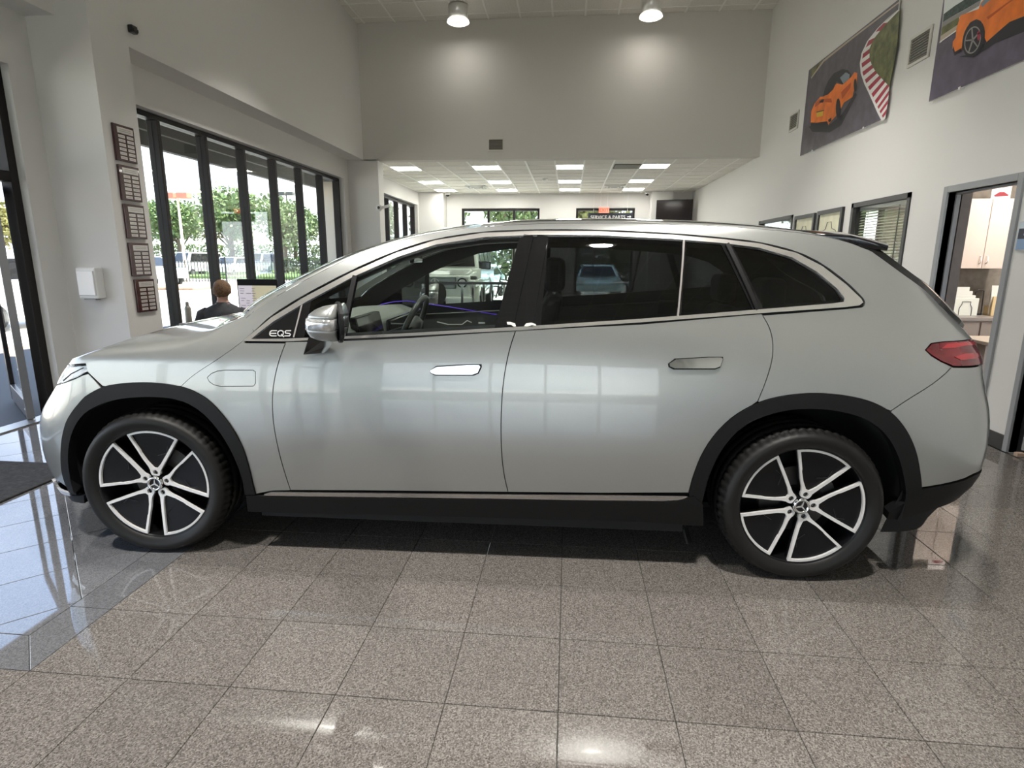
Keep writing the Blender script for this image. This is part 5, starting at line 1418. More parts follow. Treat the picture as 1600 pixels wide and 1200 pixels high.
# ================================================================== OFFICE BEHIND THE DOOR
ow = MB(); ow.box(XR + .14, 6.7, 7.55, 7.7, 0, 2.75); ow = struct(ow.build('wall_office_back', mat('taupe_wall', (.28, .24, .20), .8, noise=(14, .15))))
struct(bx('floor_office', (XR + .0, 2.5, -.1), (7, YF, -.002), mat('office_carpet', (.12, .11, .10), .95)))
M_lam = mat('cream_laminate', (.66, .54, .47), .45); M_edge = mat('laminate_edge', (.55, .44, .38), .5)
t = thing('wall_cabinet', 'cream two door wall cabinet inside the office', 'cabinet', (4.65, 7.54, 1.43))
MB().box(-.33, .33, -.34, 0, 0, .76).build('body', M_edge, t)
for s_, nme in ((-1, 'door'), (1, 'door')):
    x0, x1 = (-.33, -.002) if s_ < 0 else (.002, .33)
    d = MB().box(x0 + .001, x1 - .001, -.36, -.341, .001, .759).build('cabinet_door', M_lam, t, .002)
    xx = -.035 if s_ < 0 else .035
    MB().tube([(xx, -.36, .055), (xx, -.385, .065), (xx, -.39, .09), (xx, -.385, .125), (xx, -.36, .135)], .005, 8).build('handle', M_alu, d)
t = thing('base_cabinet', 'low cabinet with drawers and grey worktop inside the office', 'cabinet', (4.75, 7.54, 0))
MB().box(-.75, .95, -.62, 0, .02, .86).build('body', M_edge, t)
MB().box(-.78, .98, -.66, 0, .86, .90).build('worktop', mat('worktop_grey', (.30, .26, .24), .35), t, .006)
for k in range(3):
    for j in range(3):
        d = MB().box(-.74 + k * .56, -.20 + k * .56, -.64, -.621, .06 + j * .27, .31 + j * .27).build('drawer', mat('drawer_taupe', (.42, .34, .29), .45), t, .003)
        MB().bar((-.55 + k * .56, -.66, .20 + j * .27), (-.39 + k * .56, -.66, .20 + j * .27), .012).build('pull', M_alu, d)
def organiser(label, x, y, z, w, h, col, n):
    t = thing('file_holder', label, 'file holder', (x, y, z)); mm = mat('holder_' + n, col, .55)
    MB().box(-w / 2, w / 2, -.02, .0, 0, h).build('front_panel', mm, t, .004); MB().box(-w / 2 + .01, w / 2 - .01, 0, .12, 0, h * .5).build('tray', mm, t)
    for k in range(3): MB().box(-w / 2 + .015 * k, w / 2 - .02 * k - .02, .02 + .03 * k, .03 + .03 * k, .01, h + .03 + .045 * k).build('paper_sheaf', mat('office_paper', (.78, .76, .70), .7), t)
    wire = MB(); wire.tube([(-w * .25, -.025, .0), (-w * .25, -.025, h * .45), (-w * .17, -.025, h * .62), (-w * .17, -.025, h * .8), (w * .17, -.025, h * .8), (w * .17, -.025, h * .62), (w * .25, -.025, h * .45), (w * .25, -.025, 0)], .003, 6); wire.build('wire_outline', M_black, t)
organiser('white paper filled file holder on the office worktop', 4.52, 7.15, .90, .27, .20, (.80, .80, .72), 'white')
organiser('tan file holder on the office worktop', 4.93, 7.15, .90, .26, .22, (.72, .55, .30), 'tan')
t = thing('black_tray', 'black wire tray standing between the two file holders', 'tray', (4.726, 7.25, .90))
MB().tube([(-.055, 0, .0), (-.05, 0, .26), (-.02, 0, .29), (.04, 0, .28), (.05, 0, 0)], .006, 6).tube([(-.04, .08, .0), (-.03, .08, .2), (.04, .08, .2)], .006, 6).bar((-.05, -.0, .01), (.05, -.0, .01), .02).build('wire_frame', M_black, t)
for i, (x0, x1, lab) in enumerate([(4.33, 4.46, 'left printed sheet standing on the wall cabinet top, car in red'), (4.66, 4.86, 'right printed sheet standing on the wall cabinet top, car in red')]):
    t = thing('printed_sheet', lab, 'poster', ((x0 + x1) / 2, 7.24, 2.191)); w = (x1 - x0) / 2
    MB().box(-w, w, 0, .004, 0, .155).build('sheet', mat('sheet_white', (.82, .74, .72), .6), t)
    pr_ = [(-.75, .3), (-.5, .45), (-.2, .62), (.3, .62), (.6, .45), (.8, .38), (.75, .26), (-.6, .2)]
    MB().add([(a * w, -.001, b_ * .12) for a, b_ in pr_], [tuple(range(len(pr_)))]).build('printed_car', mat('print_dark_red', (.25, .02, .03), .5), t, recalc=False)
t = thing('desk_shelf', 'pale work surface just visible beyond the tail of the car', 'desk', (4.7, 6.35, 0))
MB().box(-.6, .8, -.3, .25, .70, .735).build('top', mat('pale_desk', (.6, .5, .42), .4), t, .006); MB().box(-.55, -.5, -.2, .2, 0, .70).build('leg_panel', M_edge, t); MB().box(.7, .75, -.2, .2, 0, .70).build('leg_panel', M_edge, t)
t = thing('added_office_panel', 'added unseen ceiling panel that brightens the small office, above the door head', 'light', (4.9, 6.2, 2.74))  # unseen glowing panel, added because the office interior needs light
MB().box(-.3, .3, -.6, .6, -.03, 0).build('frame', M_tbar, t); MB().box(-.28, .28, -.58, .58, -.035, -.03).build('diffuser', M_panel, t)
t = thing('added_office_panel', 'added unseen ceiling panel that brightens the blinds from the farther office', 'light', (5.0, 10.2, 2.74))  # second unseen glowing panel, added to brighten the blind slats
MB().box(-.3, .3, -.6, .6, -.03, 0).build('frame', M_tbar, t); MB().box(-.28, .28, -.58, .58, -.035, -.03).build('diffuser', M_panel, t)
area('added_office_light', (5.0, 10.2, 2.68), .5, 60, (1, .93, .82), sizey=1.1, shape='RECTANGLE')  # added lamp for the blinds, no such source in view
area('added_office_light', (4.9, 6.2, 2.68), .5, 12, (1, .90, .80), sizey=1.1, shape='RECTANGLE')  # added lamp for the cabinets, no such source in view

# ================================================================== PERSON AT THE DESK
def skin_fig(name, nodes, links, m_, parent, sub=2):
    me = bpy.data.meshes.new(name); me.from_pydata([n[0] for n in nodes], links, []); me.materials.append(m_)
    o = bpy.data.objects.new(name, me); C.objects.link(o); o.parent = parent
    o.modifiers.new('skin', 'SKIN').use_smooth_shade = True
    for i, n in enumerate(nodes):
        r_ = n[1] if isinstance(n[1], tuple) else (n[1], n[1]); me.skin_vertices[0].data[i].radius = r_
    me.skin_vertices[0].data[0].use_root = True
    s = o.modifiers.new('sub', 'SUBSURF'); s.levels = sub; s.render_levels = sub
    return o
M_skin = mat('skin', (.55, .32, .24), .5); M_shirt = mat('charcoal_shirt', (.045, .047, .055), .8, noise=(40, .2)); M_hair = mat('brown_hair', (.16, .085, .04), .65, noise=(70, .5), bump=(160, .8)); M_trou = mat('dark_trousers', (.03, .035, .05), .85)
PX0, PY0 = -3.75, 6.02
pr = thing('person', 'seated person seen from behind with short brown hair and charcoal polo shirt', 'person', (PX0, PY0, 0), R(22))
# local: faces +y; hips at 0.50
body = [((0, 0, .52), .13), ((0, .0, .66), (.13, .10)), ((0, -.01, .82), (.15, .11)), ((0, .0, .95), (.13, .09)), ((0, .01, 1.02), .058), ((0, .025, 1.07), .055), ((0, .04, 1.13), (.070, .078)), ((0, .035, 1.19), (.074, .088)), ((0, .03, 1.235), (.055, .065)),
    ((.17, 0, .93), .055), ((.24, .04, .72), .045), ((.20, .27, .74), .034), ((.17, .34, .76), (.022, .035)), ((-.17, 0, .93), .055), ((-.24, .04, .72), .045), ((-.20, .27, .74), .034), ((-.17, .34, .76), (.022, .035)),
    ((.10, .08, .50), .085), ((.13, .48, .50), .06), ((.13, .46, .10), .042), ((.13, .56, .045), .035), ((-.10, .08, .50), .085), ((-.13, .48, .50), .06), ((-.13, .46, .10), .042), ((-.13, .56, .045), .035)]
lk = [(0, 1), (1, 2), (2, 3), (3, 4), (4, 5), (5, 6), (6, 7), (7, 8), (3, 9), (9, 10), (10, 11), (11, 12), (3, 13), (13, 14), (14, 15), (15, 16), (0, 17), (17, 18), (18, 19), (19, 20), (0, 21), (21, 22), (22, 23), (23, 24)]
for sg, wrist in ((1, 12), (-1, 16)):
    for f in range(5):
        k = len(body)
        if f < 4:
            dx = (-.024 + .016 * f) * sg; L = (.07, .082, .078, .062)[f]
            body += [((.17 * sg + dx, .385, .765), .010), ((.17 * sg + dx * 1.1, .385 + L * .55, .762), .0085), ((.17 * sg + dx * 1.1, .385 + L, .748), .0075)]
        else: body += [((.17 * sg - .04 * sg, .35, .76), .011), ((.17 * sg - .055 * sg, .38, .755), .010), ((.17 * sg - .058 * sg, .41, .752), .008)]
        lk += [(wrist, k), (k, k + 1), (k + 1, k + 2)]
bd = skin_fig('body', body, lk, M_skin, pr)
def rings(name, rr, m_, par, n=24):
    vs = []
    for (cx, cy, z, ax, ay) in rr:
        vs += [(cx + ax * math.cos(2 * PI * k / n), cy + ay * math.sin(2 * PI * k / n), z) for k in range(n)]
    fs = [(i * n + k, i * n + (k + 1) % n, (i + 1) * n + (k + 1) % n, (i + 1) * n + k) for i in range(len(rr) - 1) for k in range(n)]
    return MB().add(vs, fs, 0, True).build(name, m_, par)
rings('shirt', [(0, 0, .52, .165, .135), (0, 0, .62, .160, .13), (0, -.005, .75, .172, .135), (0, -.01, .86, .200, .14), (0, -.008, .925, .212, .125), (0, -.002, .965, .185, .11), (0, .004, .995, .125, .095), (0, .01, 1.02, .078, .078), (0, .014, 1.035, .066, .068)], M_shirt, pr)
for sg in (-1, 1): MB().tube([(sg * .15, 0, .93), (sg * .20, .005, .90), (sg * .235, .02, .82), (sg * .252, .04, .735)], [.06, .072, .066, .06], 16).build('sleeve', M_shirt, pr)
sh = [((0, 0, .54), (.15, .12)), ((0, 0, .68), (.155, .12)), ((0, -.01, .84), (.175, .125)), ((0, 0, .945), (.14, .10)), ((0, .01, 1.0), (.075, .07)), ((.18, 0, .93), .072), ((.245, .03, .76), .064), ((-.18, 0, .93), .072), ((-.245, .03, .76), .064)]
0 and skin_fig('shirt', sh, [(0, 1), (1, 2), (2, 3), (3, 4), (3, 5), (5, 6), (3, 7), (7, 8)], M_shirt, pr)
col_ = MB(); col_.lathe([(.060, .985), (.066, 1.0), (.064, 1.035), (.058, 1.033), (.056, .99)], 20, 'z', (0, .015, 0)); col_.build('collar', M_shirt, pr)
skin_fig('trousers', [((0, -.01, .53), (.15, .13)), ((.10, .08, .51), .10), ((.13, .48, .51), .078), ((.13, .46, .14), .062), ((-.10, .08, .51), .10), ((-.13, .48, .51), .078), ((-.13, .46, .14), .062)], [(0, 1), (1, 2), (2, 3), (0, 4), (4, 5), (5, 6)], M_trou, pr)
# hair cap
hr = MB(); nl, nk = 12, 24; vs = []
for i in range(nl + 1):
    th_ = PI * .62 * i / nl
    for k in range(nk):
        a = 2 * PI * k / nk; back = max(0, -math.sin(a)); th2 = th_ * (1 + .22 * back - .18 * max(0, math.sin(a)))
        rr = 1 + .03 * math.sin(5 * a + i) + .02 * math.sin(9 * a)
        vs.append((.093 * rr * math.sin(th2) * math.cos(a), .030 + .108 * rr * math.sin(th2) * math.sin(a), 1.165 + .108 * rr * math.cos(th2)))
fs = [(i * nk + k, i * nk + (k + 1) % nk, (i + 1) * nk + (k + 1) % nk, (i + 1) * nk + k) for i in range(nl) for k in range(nk)]
ho = hr.add(vs, fs, 0, True).build('hair', M_hair, pr)
so = ho.modifiers.new('thick', 'SOLIDIFY'); so.thickness = .012
for sg in (-1, 1):
    e = MB(); e.lathe([(.001, 0), (.012, .002), (.019, .004), (.021, .010), (.014, .014), (.001, .012)], 14, 'x', (0, 0, 0)); eo = e.build('ear', M_skin, pr); eo.location = (sg * .078, .035, 1.15); eo.scale = (sg, .75, 1.5)
    MB().lathe([(.001, 0), (.008, -.003), (.011, -.009)], 10, 'y', (sg * .030, .118, 1.155)).build('eye', mat('eye_white', (.75, .73, .70), .3), pr)
    MB().box(sg * .13 - .045, sg * .13 + .045, .42, .68, 0, .09).build('shoe', M_blackplastic, pr, .03)
MB().add([(-.013, .112, 1.125), (.013, .112, 1.125), (0, .142, 1.128), (0, .115, 1.165)], [(0, 1, 2), (0, 2, 3), (1, 3, 2)]).build('nose', M_skin, pr)
MB().box(-.022, .022, .108, .117, 1.095, 1.101).build('mouth', mat('lips', (.4, .16, .14), .5), pr, .002)
ch = thing('office_chair', 'black office chair under the seated person, armrest showing', 'chair', (PX0, PY0 - .03, 0), R(22))
MB().box(-.25, .25, -.22, .26, .40, .47).build('seat', M_blackplastic, ch, .03); MB().box(-.22, .22, -.27, -.21, .52, .80).build('backrest', M_blackplastic, ch, .03)
for sg in (-1, 1): MB().box(sg * .36 - .03, sg * .36 + .03, -.16, .12, .72, .755).box(sg * .36 - .02, sg * .36 + .02, -.05, .0, .44, .72).box(min(sg * .36, sg * .24), max(sg * .36, sg * .24), -.05, 0, .42, .45).build('armrest', M_blackplastic, ch, .01)
MB().bar((0, 0, .08), (0, 0, .40), .05).build('gas_lift', M_black, ch)
for k in range(5):
    a = 2 * PI * k / 5; l_ = MB().bar((0, 0, .10), (.29 * math.cos(a), .29 * math.sin(a), .06), .04, .03).build('leg', M_black, ch); MB().lathe([(.001, -.015), (.03, -.015), (.03, .015), (.001, .015)], 14, 'x', (.29 * math.cos(a), .29 * math.sin(a), .03)).build('castor', M_blackplastic, l_)
dk = thing('desk', 'desk by the left window with bottle and display', 'desk', (-3.95, 6.75, 0))
MB().box(-.60, .75, -.36, .40, .72, .75).build('desktop', mat('desk_laminate', (.28, .25, .22), .4), dk, .004)
for x in (-.55, .70):
    for y in (-.32, .34): MB().bar((x, y, 0), (x, y, .72), .05).build('leg', M_black, dk)
mo = thing('desk_display', 'black framed display with pale screen in front of the seated person', 'monitor', (-3.74, 6.74, .75), R(2))
MB().box(-.25, .25, 0, .04, .06, .505).build('casing', M_blackplastic, mo, .006)
MB().box(-.235, .235, -.003, 0, .07, .43).build('screen', mat('pale_screen', (.45, .42, .30), .3, em=(.75, .70, .48), es=.30), mo)
w_ = MB(); rnd = random.Random(3)
for r_ in range(11):
    for c_ in range(3):
        if rnd.random() < .85:
            x0 = -.22 + c_ * .072 + rnd.random() * .01; w_.box(x0, x0 + .03 + rnd.random() * .03, -.005, -.003, .10 + r_ * .029, .108 + r_ * .029)
w_.build('text_rows', mat('screen_text', (.45, .38, .5), .5), mo)
MB().box(-.235, -.06, -.004, -.003, .07, .43).build('pale_column', mat('pale_lilac', (.62, .58, .64), .4, em=(.8, .76, .85), es=.3), mo)
MB().box(-.04, .04, .04, .07, 0, .3).box(-.12, .12, -.06, .12, 0, .012).build('stand', M_blackplastic, mo)
bt = thing('metal_bottle', 'grey metal water bottle on the desk left of the person', 'bottle', (-4.44, 6.42, .752))
MB().lathe([(.001, 0), (.034, 0), (.036, .01), (.036, .17), (.030, .19), (.016, .205), (.016, .21)], 24).build('flask', mat('bottle_grey', (.32, .31, .28), .4, .5), bt); MB().lathe([(.018, .205), (.019, .24), (.012, .25), (.001, .25)], 20).build('cap', mat('bottle_cap', (.22, .22, .2), .5), bt)

# ================================================================== BACK ROOM: off-roader, rail, bicycle
def wheel_simple(par, loc, r, w, hub=(.5, .5, .5), axis='x', nm='wheel'):
    o = bpy.data.objects.new(nm, None); C.objects.link(o); o.parent = par; o.location = loc
    ax = axis
    MB().lathe([(r * .62, -w / 2), (r * .93, -w / 2), (r, -w * .36), (r, w * .36), (r * .93, w / 2), (r * .62, w / 2)], 28, ax).build('tyre', M_rubber, o)
    MB().lathe([(.001, -w * .42), (r * .2, -w * .44), (r * .62, -w * .38), (r * .62, w * .38), (r * .2, w * .44), (.001, w * .42)], 20, ax, smooth=False).build('rim', mat('rim_grey', (.30, .30, .31), .3, .8), o)
    return o
g = thing('offroad_wagon', 'boxy white off-road wagon with round lamps parked in the back room', 'car', (-3.04, 13.2, 0), R(1.5))
M_gw = paint('white_paint', (.72, .75, .70), .1, .35)
MB().add([(-.80, 0, .62), (.80, 0, .62), (.80, 0, 1.13), (-.80, 0, 1.13), (-.80, 1.25, .62), (.80, 1.25, .62), (.80, 1.25, 1.22), (-.80, 1.25, 1.22)], [(0, 1, 2, 3), (4, 7, 6, 5), (0, 4, 5, 1), (1, 5, 6, 2), (2, 6, 7, 3), (3, 7, 4, 0)]).build('engine_bay', M_gw, g, .04)
MB().add([(-.66, .02, 1.12), (.66, .02, 1.12), (.66, 1.22, 1.26), (-.66, 1.22, 1.26), (-.70, .0, 1.07), (.70, .0, 1.07), (.70, 1.25, 1.18), (-.70, 1.25, 1.18)], [(0, 1, 2, 3), (4, 7, 6, 5), (0, 4, 5, 1), (1, 5, 6, 2), (2, 6, 7, 3), (3, 7, 4, 0)]).build('bonnet', M_gw, g, .03)
MB().box(-.90, .90, 1.2, 4.35, .55, 1.28).build('lower_cabin', M_gw, g, .04)
cb = MB(); cb.add([(-.84, 1.28, 1.26), (.84, 1.28, 1.26), (.74, 1.52, 1.92), (-.74, 1.52, 1.92), (-.84, 4.3, 1.26), (.84, 4.3, 1.26), (.74, 4.22, 1.92), (-.74, 4.22, 1.92)], [(0, 1, 2, 3), (4, 7, 6, 5), (0, 4, 5, 1), (1, 5, 6, 2), (2, 6, 7, 3), (3, 7, 4, 0)]); cb.build('cabin', M_gw, g, .04)
MB().add([(-.74, 1.285, 1.32), (.74, 1.285, 1.32), (.67, 1.49, 1.84), (-.67, 1.49, 1.84)], [(0, 1, 2, 3)]).build('windscreen', M_blackgloss, g).location.y = -.02
for sg in (-1, 1):
    for y0, y1 in ((1.7, 2.55), (2.65, 3.4), (3.5, 4.15)):
        MB().add([(sg * .845, y0, 1.34), (sg * .845, y1, 1.34), (sg * .765, y1, 1.82), (sg * .765, y0 + .06, 1.82)], [(0, 1, 2, 3)]).build('side_window', M_blackgloss, g)
    MB().box(sg * .80 - .14, sg * .80 + .14, .0, 1.35, .86, 1.04).build('fender', M_gw, g, .06)
    MB().box(sg * .78 - .16, sg * .78 + .16, .10, .34, 1.04, 1.12).build('indicator_pod', mat('indicator_dark', (.05, .05, .05), .3), g, .03)
    hlm = MB().lathe([(.001, -.025), (.085, -.03), (.105, -.045), (.115, -.03), (.115, .02)], 28, 'y', (sg * .62, .0, .97)).build('headlight_ring', M_blackgloss, g); MB().lathe([(.001, -.045), (.05, -.042), (.082, -.032)], 24, 'y', (sg * .62, .0, .97)).build('headlight', mat('headlamp_chrome', (.75, .78, .8), .25, .6), hlm)
    MB().lathe([(.44, sg * .80), (.44, sg * .965), (.50, sg * .965), (.50, sg * .80)], 24, 'x', (0, .78, .42), arc=(0, PI), smooth=False).build('arch_flare', M_gw, g)
    MB().box(sg * .9 - .12, sg * 1.12, 1.42, 1.50, 1.25, 1.45).build('door_mirror', M_blackgloss, g, .03)
    wheel_simple(g, (sg * .80, .80, .40), .40, .26); wheel_simple(g, (sg * .80, 3.55, .40), .40, .26)
gp = MB().box(-.48, .48, -.03, .0, .84, 1.10).build('grille_frame', mat('grille_back', (.16, .18, .18), .4), g, .01)
for k in range(3):
    MB().box(-.45, .45, -.045, -.03, .862 + k * .075, .915 + k * .075).build('grille_slat', mat('grille_grey', (.30, .33, .33), .3, .6), gp)
st = MB(); ringy(st, .088, .10, -.075, -.06, 32)
for k in range(3):
    a = PI / 2 + 2 * PI * k / 3; st.bar((0, -.066, 0), (.092 * math.cos(a), -.066, .092 * math.sin(a)), .018, .012, up=(0, 1, 0))
so_ = st.build('star_emblem', mat('bright_emblem', (.9, .9, .9), .4), gp); so_.location = (0, 0, .97)
MB().box(-.88, .88, -.14, .12, .45, .66).build('bumper', M_gw, g, .04); MB().box(-.26, .26, -.155, -.14, .50, .60).build('plate_holder', M_blackgloss, g)
MB().box(-.60, .60, -.15, -.14, .47, .49).build('bumper_strip', M_chrome, g); MB().box(-.8, .8, .1, 4.3, .35, .6).build('chassis', M_dark, g)
MB().tube([(-.1, 1.24, 1.29), (.15, 1.22, 1.36), (.5, 1.3, 1.42)], .008, 6).build('wiper', M_black, g)

ra = thing('barrier_rail', 'black topped barrier rail on chrome posts behind the car', 'railing', (-1.65, 9.0, 0))
MB().box(-.72, .72, -.03, .03, 1.12, 1.16).build('top_rail', M_black, ra, .006)
for x in (.0, .17, .34, -.62, .66):
    MB().bar((x, 0, .02), (x, 0, 1.12), .035).build('post', M_chrome, ra); 
MB().box(-.72, .72, -.12, .12, 0, .02).build('base_plate', M_black, ra)

bk = thing('bicycle', 'black bicycle standing by the far window beyond the rail', 'bicycle', (-1.72, 18.0, 0), R(2))
def bw(x, nm):
    w = bpy.data.objects.new(nm, None); C.objects.link(w); w.parent = bk; w.location = (x, 0, .35)
    MB().tube([(.335 * math.cos(a), 0, .335 * math.sin(a)) for a in np.linspace(0, 2 * PI, 33)[:-1]], .02, 8, closed=True).build('tyre', M_rubber, w)
    for k in range(12):
        a = 2 * PI * k / 12; MB().tube([(0, 0, 0), (.32 * math.cos(a), 0, .32 * math.sin(a))], .002, 4).build('spoke', M_alu, w)
    MB().lathe([(.001, -.04), (.025, -.04), (.025, .04), (.001, .04)], 12, 'y').build('hub', M_black, w)
bw(-.52, 'front_wheel'); bw(.52, 'rear_wheel')
MB().tube([(-.52, 0, .35), (-.42, 0, .80), (-.36, 0, .98)], .018, 8).build('fork', M_black, bk)
MB().tube([(-.40, 0, .86), (.02, 0, .32)], .02, 8).tube([(-.39, 0, .90), (.16, 0, .80)], .018, 8).tube([(.02, 0, .32), (.18, 0, .92)], .018, 8).tube([(.02, 0, .32), (.52, 0, .35)], .012, 8).tube([(.16, 0, .78), (.52, 0, .35)], .012, 8).build('frame', M_black, bk)
MB().tube([(-.34, -.28, 1.06), (-.36, -.15, 1.02), (-.36, .15, 1.02), (-.34, .28, 1.06)], .014, 8).build('handlebar', M_black, bk)
MB().box(.08, .32, -.06, .06, .92, .97).build('saddle', M_black, bk, .02)
MB().tube([(.02, 0, .32), (.14, .06, .22)], .01, 6).lathe([(.08, -.01), (.09, -.01), (.09, .01), (.08, .01)], 20, 'y', (.02, .03, .32)).build('crank', M_alu, bk)

# ================================================================== OUTSIDE
GZ = -.16
gd = struct(bx('ground', (-140, -60, GZ - .3), (-5.05, 140, GZ), mat('concrete_paving', (.58, .55, .48), .85, noise=(.6, .12), bump=(8, .2)))); gd.name = 'ground_lot'
g2 = struct(bx('ground_back', (-5.05, YF + .3, GZ - .3), (60, 140, GZ), mat('concrete_paving', (.58, .55, .48), .85))); g2.name = 'ground_back'
g3 = struct(bx('ground_front', (-5.05, -60, GZ - .3), (60, YN - .3, GZ), mat('concrete_paving', (.58, .55, .48), .85))); g3.name = 'ground_front'
g4 = struct(bx('ground_side', (9.0, YN - .3, GZ - .3), (60, YF + .3, GZ), mat('lawn', (.10, .17, .04), .9, noise=(3, .3)))); g4.name = 'ground_side'
# canopy over the windows
cn = bpy.data.objects.new('roof_canopy', None); C.objects.link(cn); cn['kind'] = 'structure'
MB().box(-6.9, -4.83, YN, 17.4, 3.72, 3.80).build('canopy_deck', mat('canopy_dark', (.06, .058, .055), .8), cn)
MB().box(-6.9, -6.78, YN, 13.3, 3.25, 3.8).build('fascia', mat('canopy_dark', (.06, .058, .055), .8), cn)
MB().box(-6.9, -6.78, 13.3, 17.4, 3.35, 3.8).build('fascia', mat('canopy_dark', (.06, .058, .055), .8), cn)
MB().box(-6.775, -6.76, YN, 13.3, 3.47, 3.49).build('fascia_line', mat('canopy_line', (.45, .44, .42), .6), cn)
for k in range(12): MB().box(-6.78, -4.83, -3 + k * 1.7, -2.95 + k * 1.7, 3.62, 3.72).build('canopy_beam', mat('canopy_beam', (.25, .24, .23), .6), cn)
MB().box(-6.75, -6.35, 15.7, 16.2, GZ, 3.5).build('canopy_column', mat('cream_column', (.62, .55, .45), .8), cn)
# lawn strip, hedge, kerb island
lw = tag(MB().box(-60, -14, 44, 74, GZ, .05).build('lawn', mat('lawn', (.10, .17, .04), .9, noise=(3, .3))), None, None, None, 'structure')
def at_ratio(r_, Y): return r_ * Y
M_leaf = [mat('leaf_green', (.125, .185, .06), .6, noise=(2, .35)), mat('leaf_olive', (.21, .205, .06), .6, noise=(2, .35)), mat('leaf_dark', (.08, .13, .04), .6, noise=(2, .35))]
M_bark = mat('bark', (.16, .12, .09), .9, noise=(8, .3))
def crown_mesh(seed, n, leaf, m_, squash=.75):
    rd = random.Random(seed); vs = []; fs = []
    blobs = [(rd.uniform(-.6, .6), rd.uniform(-.6, .6), rd.uniform(-.3, .55), rd.uniform(.35, .6)) for _ in range(13)]
    for i in range(n):
        bx_, by_, bz_, br = blobs[i % len(blobs)]
        th_, z_ = rd.uniform(0, 2 * PI), rd.uniform(-1, 1); q = math.sqrt(1 - z_ * z_); rr = br * rd.uniform(.55, 1.08)
        c = Vector((bx_ + rr * q * math.cos(th_), by_ + rr * q * math.sin(th_), (bz_ + rr * z_) * squash))
        a = Vector((rd.uniform(-1, 1), rd.uniform(-1, 1), rd.uniform(-.5, .5))).normalized() * leaf * rd.uniform(.6, 1.3); b_ = a.cross(Vector((rd.uniform(-1, 1), rd.uniform(-1, 1), rd.uniform(-1, 1)))).normalized() * leaf * .6
        k = len(vs); vs += [c - a, c + b_, c + a, c - b_]; fs.append((k, k + 1, k + 2, k + 3))
    me = bpy.data.meshes.new('foliage'); me.from_pydata([tuple(v) for v in vs], [], fs); me.materials.append(m_); return me
crowns = [crown_mesh(k, 3600, .06, M_leaf[k % 3]) for k in range(6)]
def tree(x, y, h, w, kind, label, group, z0=GZ):
    t = thing('tree', label, 'tree', (x, y, z0), random.uniform(0, 6), group)
    tk = MB(); tk.tube([(0, 0, 0), (.05, .03, h * .25), (0, .05, h * .5), (.1, 0, h * .75)], [h * .035, h * .028, h * .02, h * .01], 8)
    for k in range(5):
        a = 2 * PI * k / 5 + .4; tk.tube([(.03, .03, h * (.28 + .05 * k)), (w * .22 * math.cos(a), w * .22 * math.sin(a), h * (.48 + .05 * k)), (w * .4 * math.cos(a), w * .4 * math.sin(a), h * (.60 + .05 * k))], [h * .014, h * .009, h * .004], 6)
    tk.build('trunk', M_bark, t)
    c = bpy.data.objects.new('foliage', crowns[kind]); C.objects.link(c); c.parent = t; c['kind'] = 'stuff'; c.location = (0, 0, h * .60); c.scale = (w * .5, w * .5, h * .50)
pos_l = ['far left tree', 'second tree from the left', 'third tree from the left', 'middle tree', 'third tree from the right', 'second tree from the right', 'far right tree']
for i, (x, y, h, w, k) in enumerate([(-47.0, 57, 7.6, 6, 1), (-39.6, 57, 7.4, 6, 0), (-33.9, 57, 8.6, 6.6, 0), (-27.9, 56, 7.6, 6, 3), (-21.9, 57, 6.4, 5.0, 4), (-17.4, 50, 6.8, 5.2, 3)]):
    tree(x, y, h, w, k, '%s with %s crown, in the row beyond the car park' % (['leftmost tree', 'second tree from left', 'tall third tree', 'fourth tree from left', 'fifth tree from left', 'rightmost tree'][i], ['olive', 'green', 'full green', 'green', 'olive', 'green'][i]), 'trees beyond the car park', z0=.04)
for i, (x, y, h, w, k) in enumerate([(-52, 72, 9, 8, 0), (-43.5, 73, 9, 8, 1), (-35, 73, 8.4, 8, 3), (-26.6, 72, 7.6, 8, 1)]):
    tree(x, y, h, w, k, 'distant tree behind the first row, %s of four' % ['leftmost', 'second', 'third', 'rightmost'][i], 'distant second row of trees', z0=.04)
for i, (x, y, h, w, k) in enumerate([(-14.6, 41, 6.4, 5, 5), (-9.3, 42, 8, 5.2, 0), (-3.8, 42, 8.2, 5.2, 3), (1.6, 42, 8, 5.2, 1), (7.0, 42, 8, 5.2, 0)]):
    tree(x, y, h, w, k, 'leafy tree outside the far windows, %s of five' % ['leftmost', 'second from left', 'middle', 'fourth from left', 'rightmost'][i], 'trees outside the far windows')
for i, (x, y, h, w, k) in enumerate([(-38, 36, 6, 6, 1), (-36, 28, 6, 6, 0)]):
    tree(x, y, h, w, k, 'tree seen through the open entrance door, %s one' % ['farther', 'nearer'][i], 'trees beyond the entrance')
for i, (x, y) in enumerate([(12.5, 16), (13.5, 21.5), (17, 27)]): tree(x, y, 5.5, 4.8, (1, 0, 4)[i], 'leafy tree outside behind the office blinds, %s one' % ['nearest', 'middle', 'farthest'][i], 'trees behind the office windows')
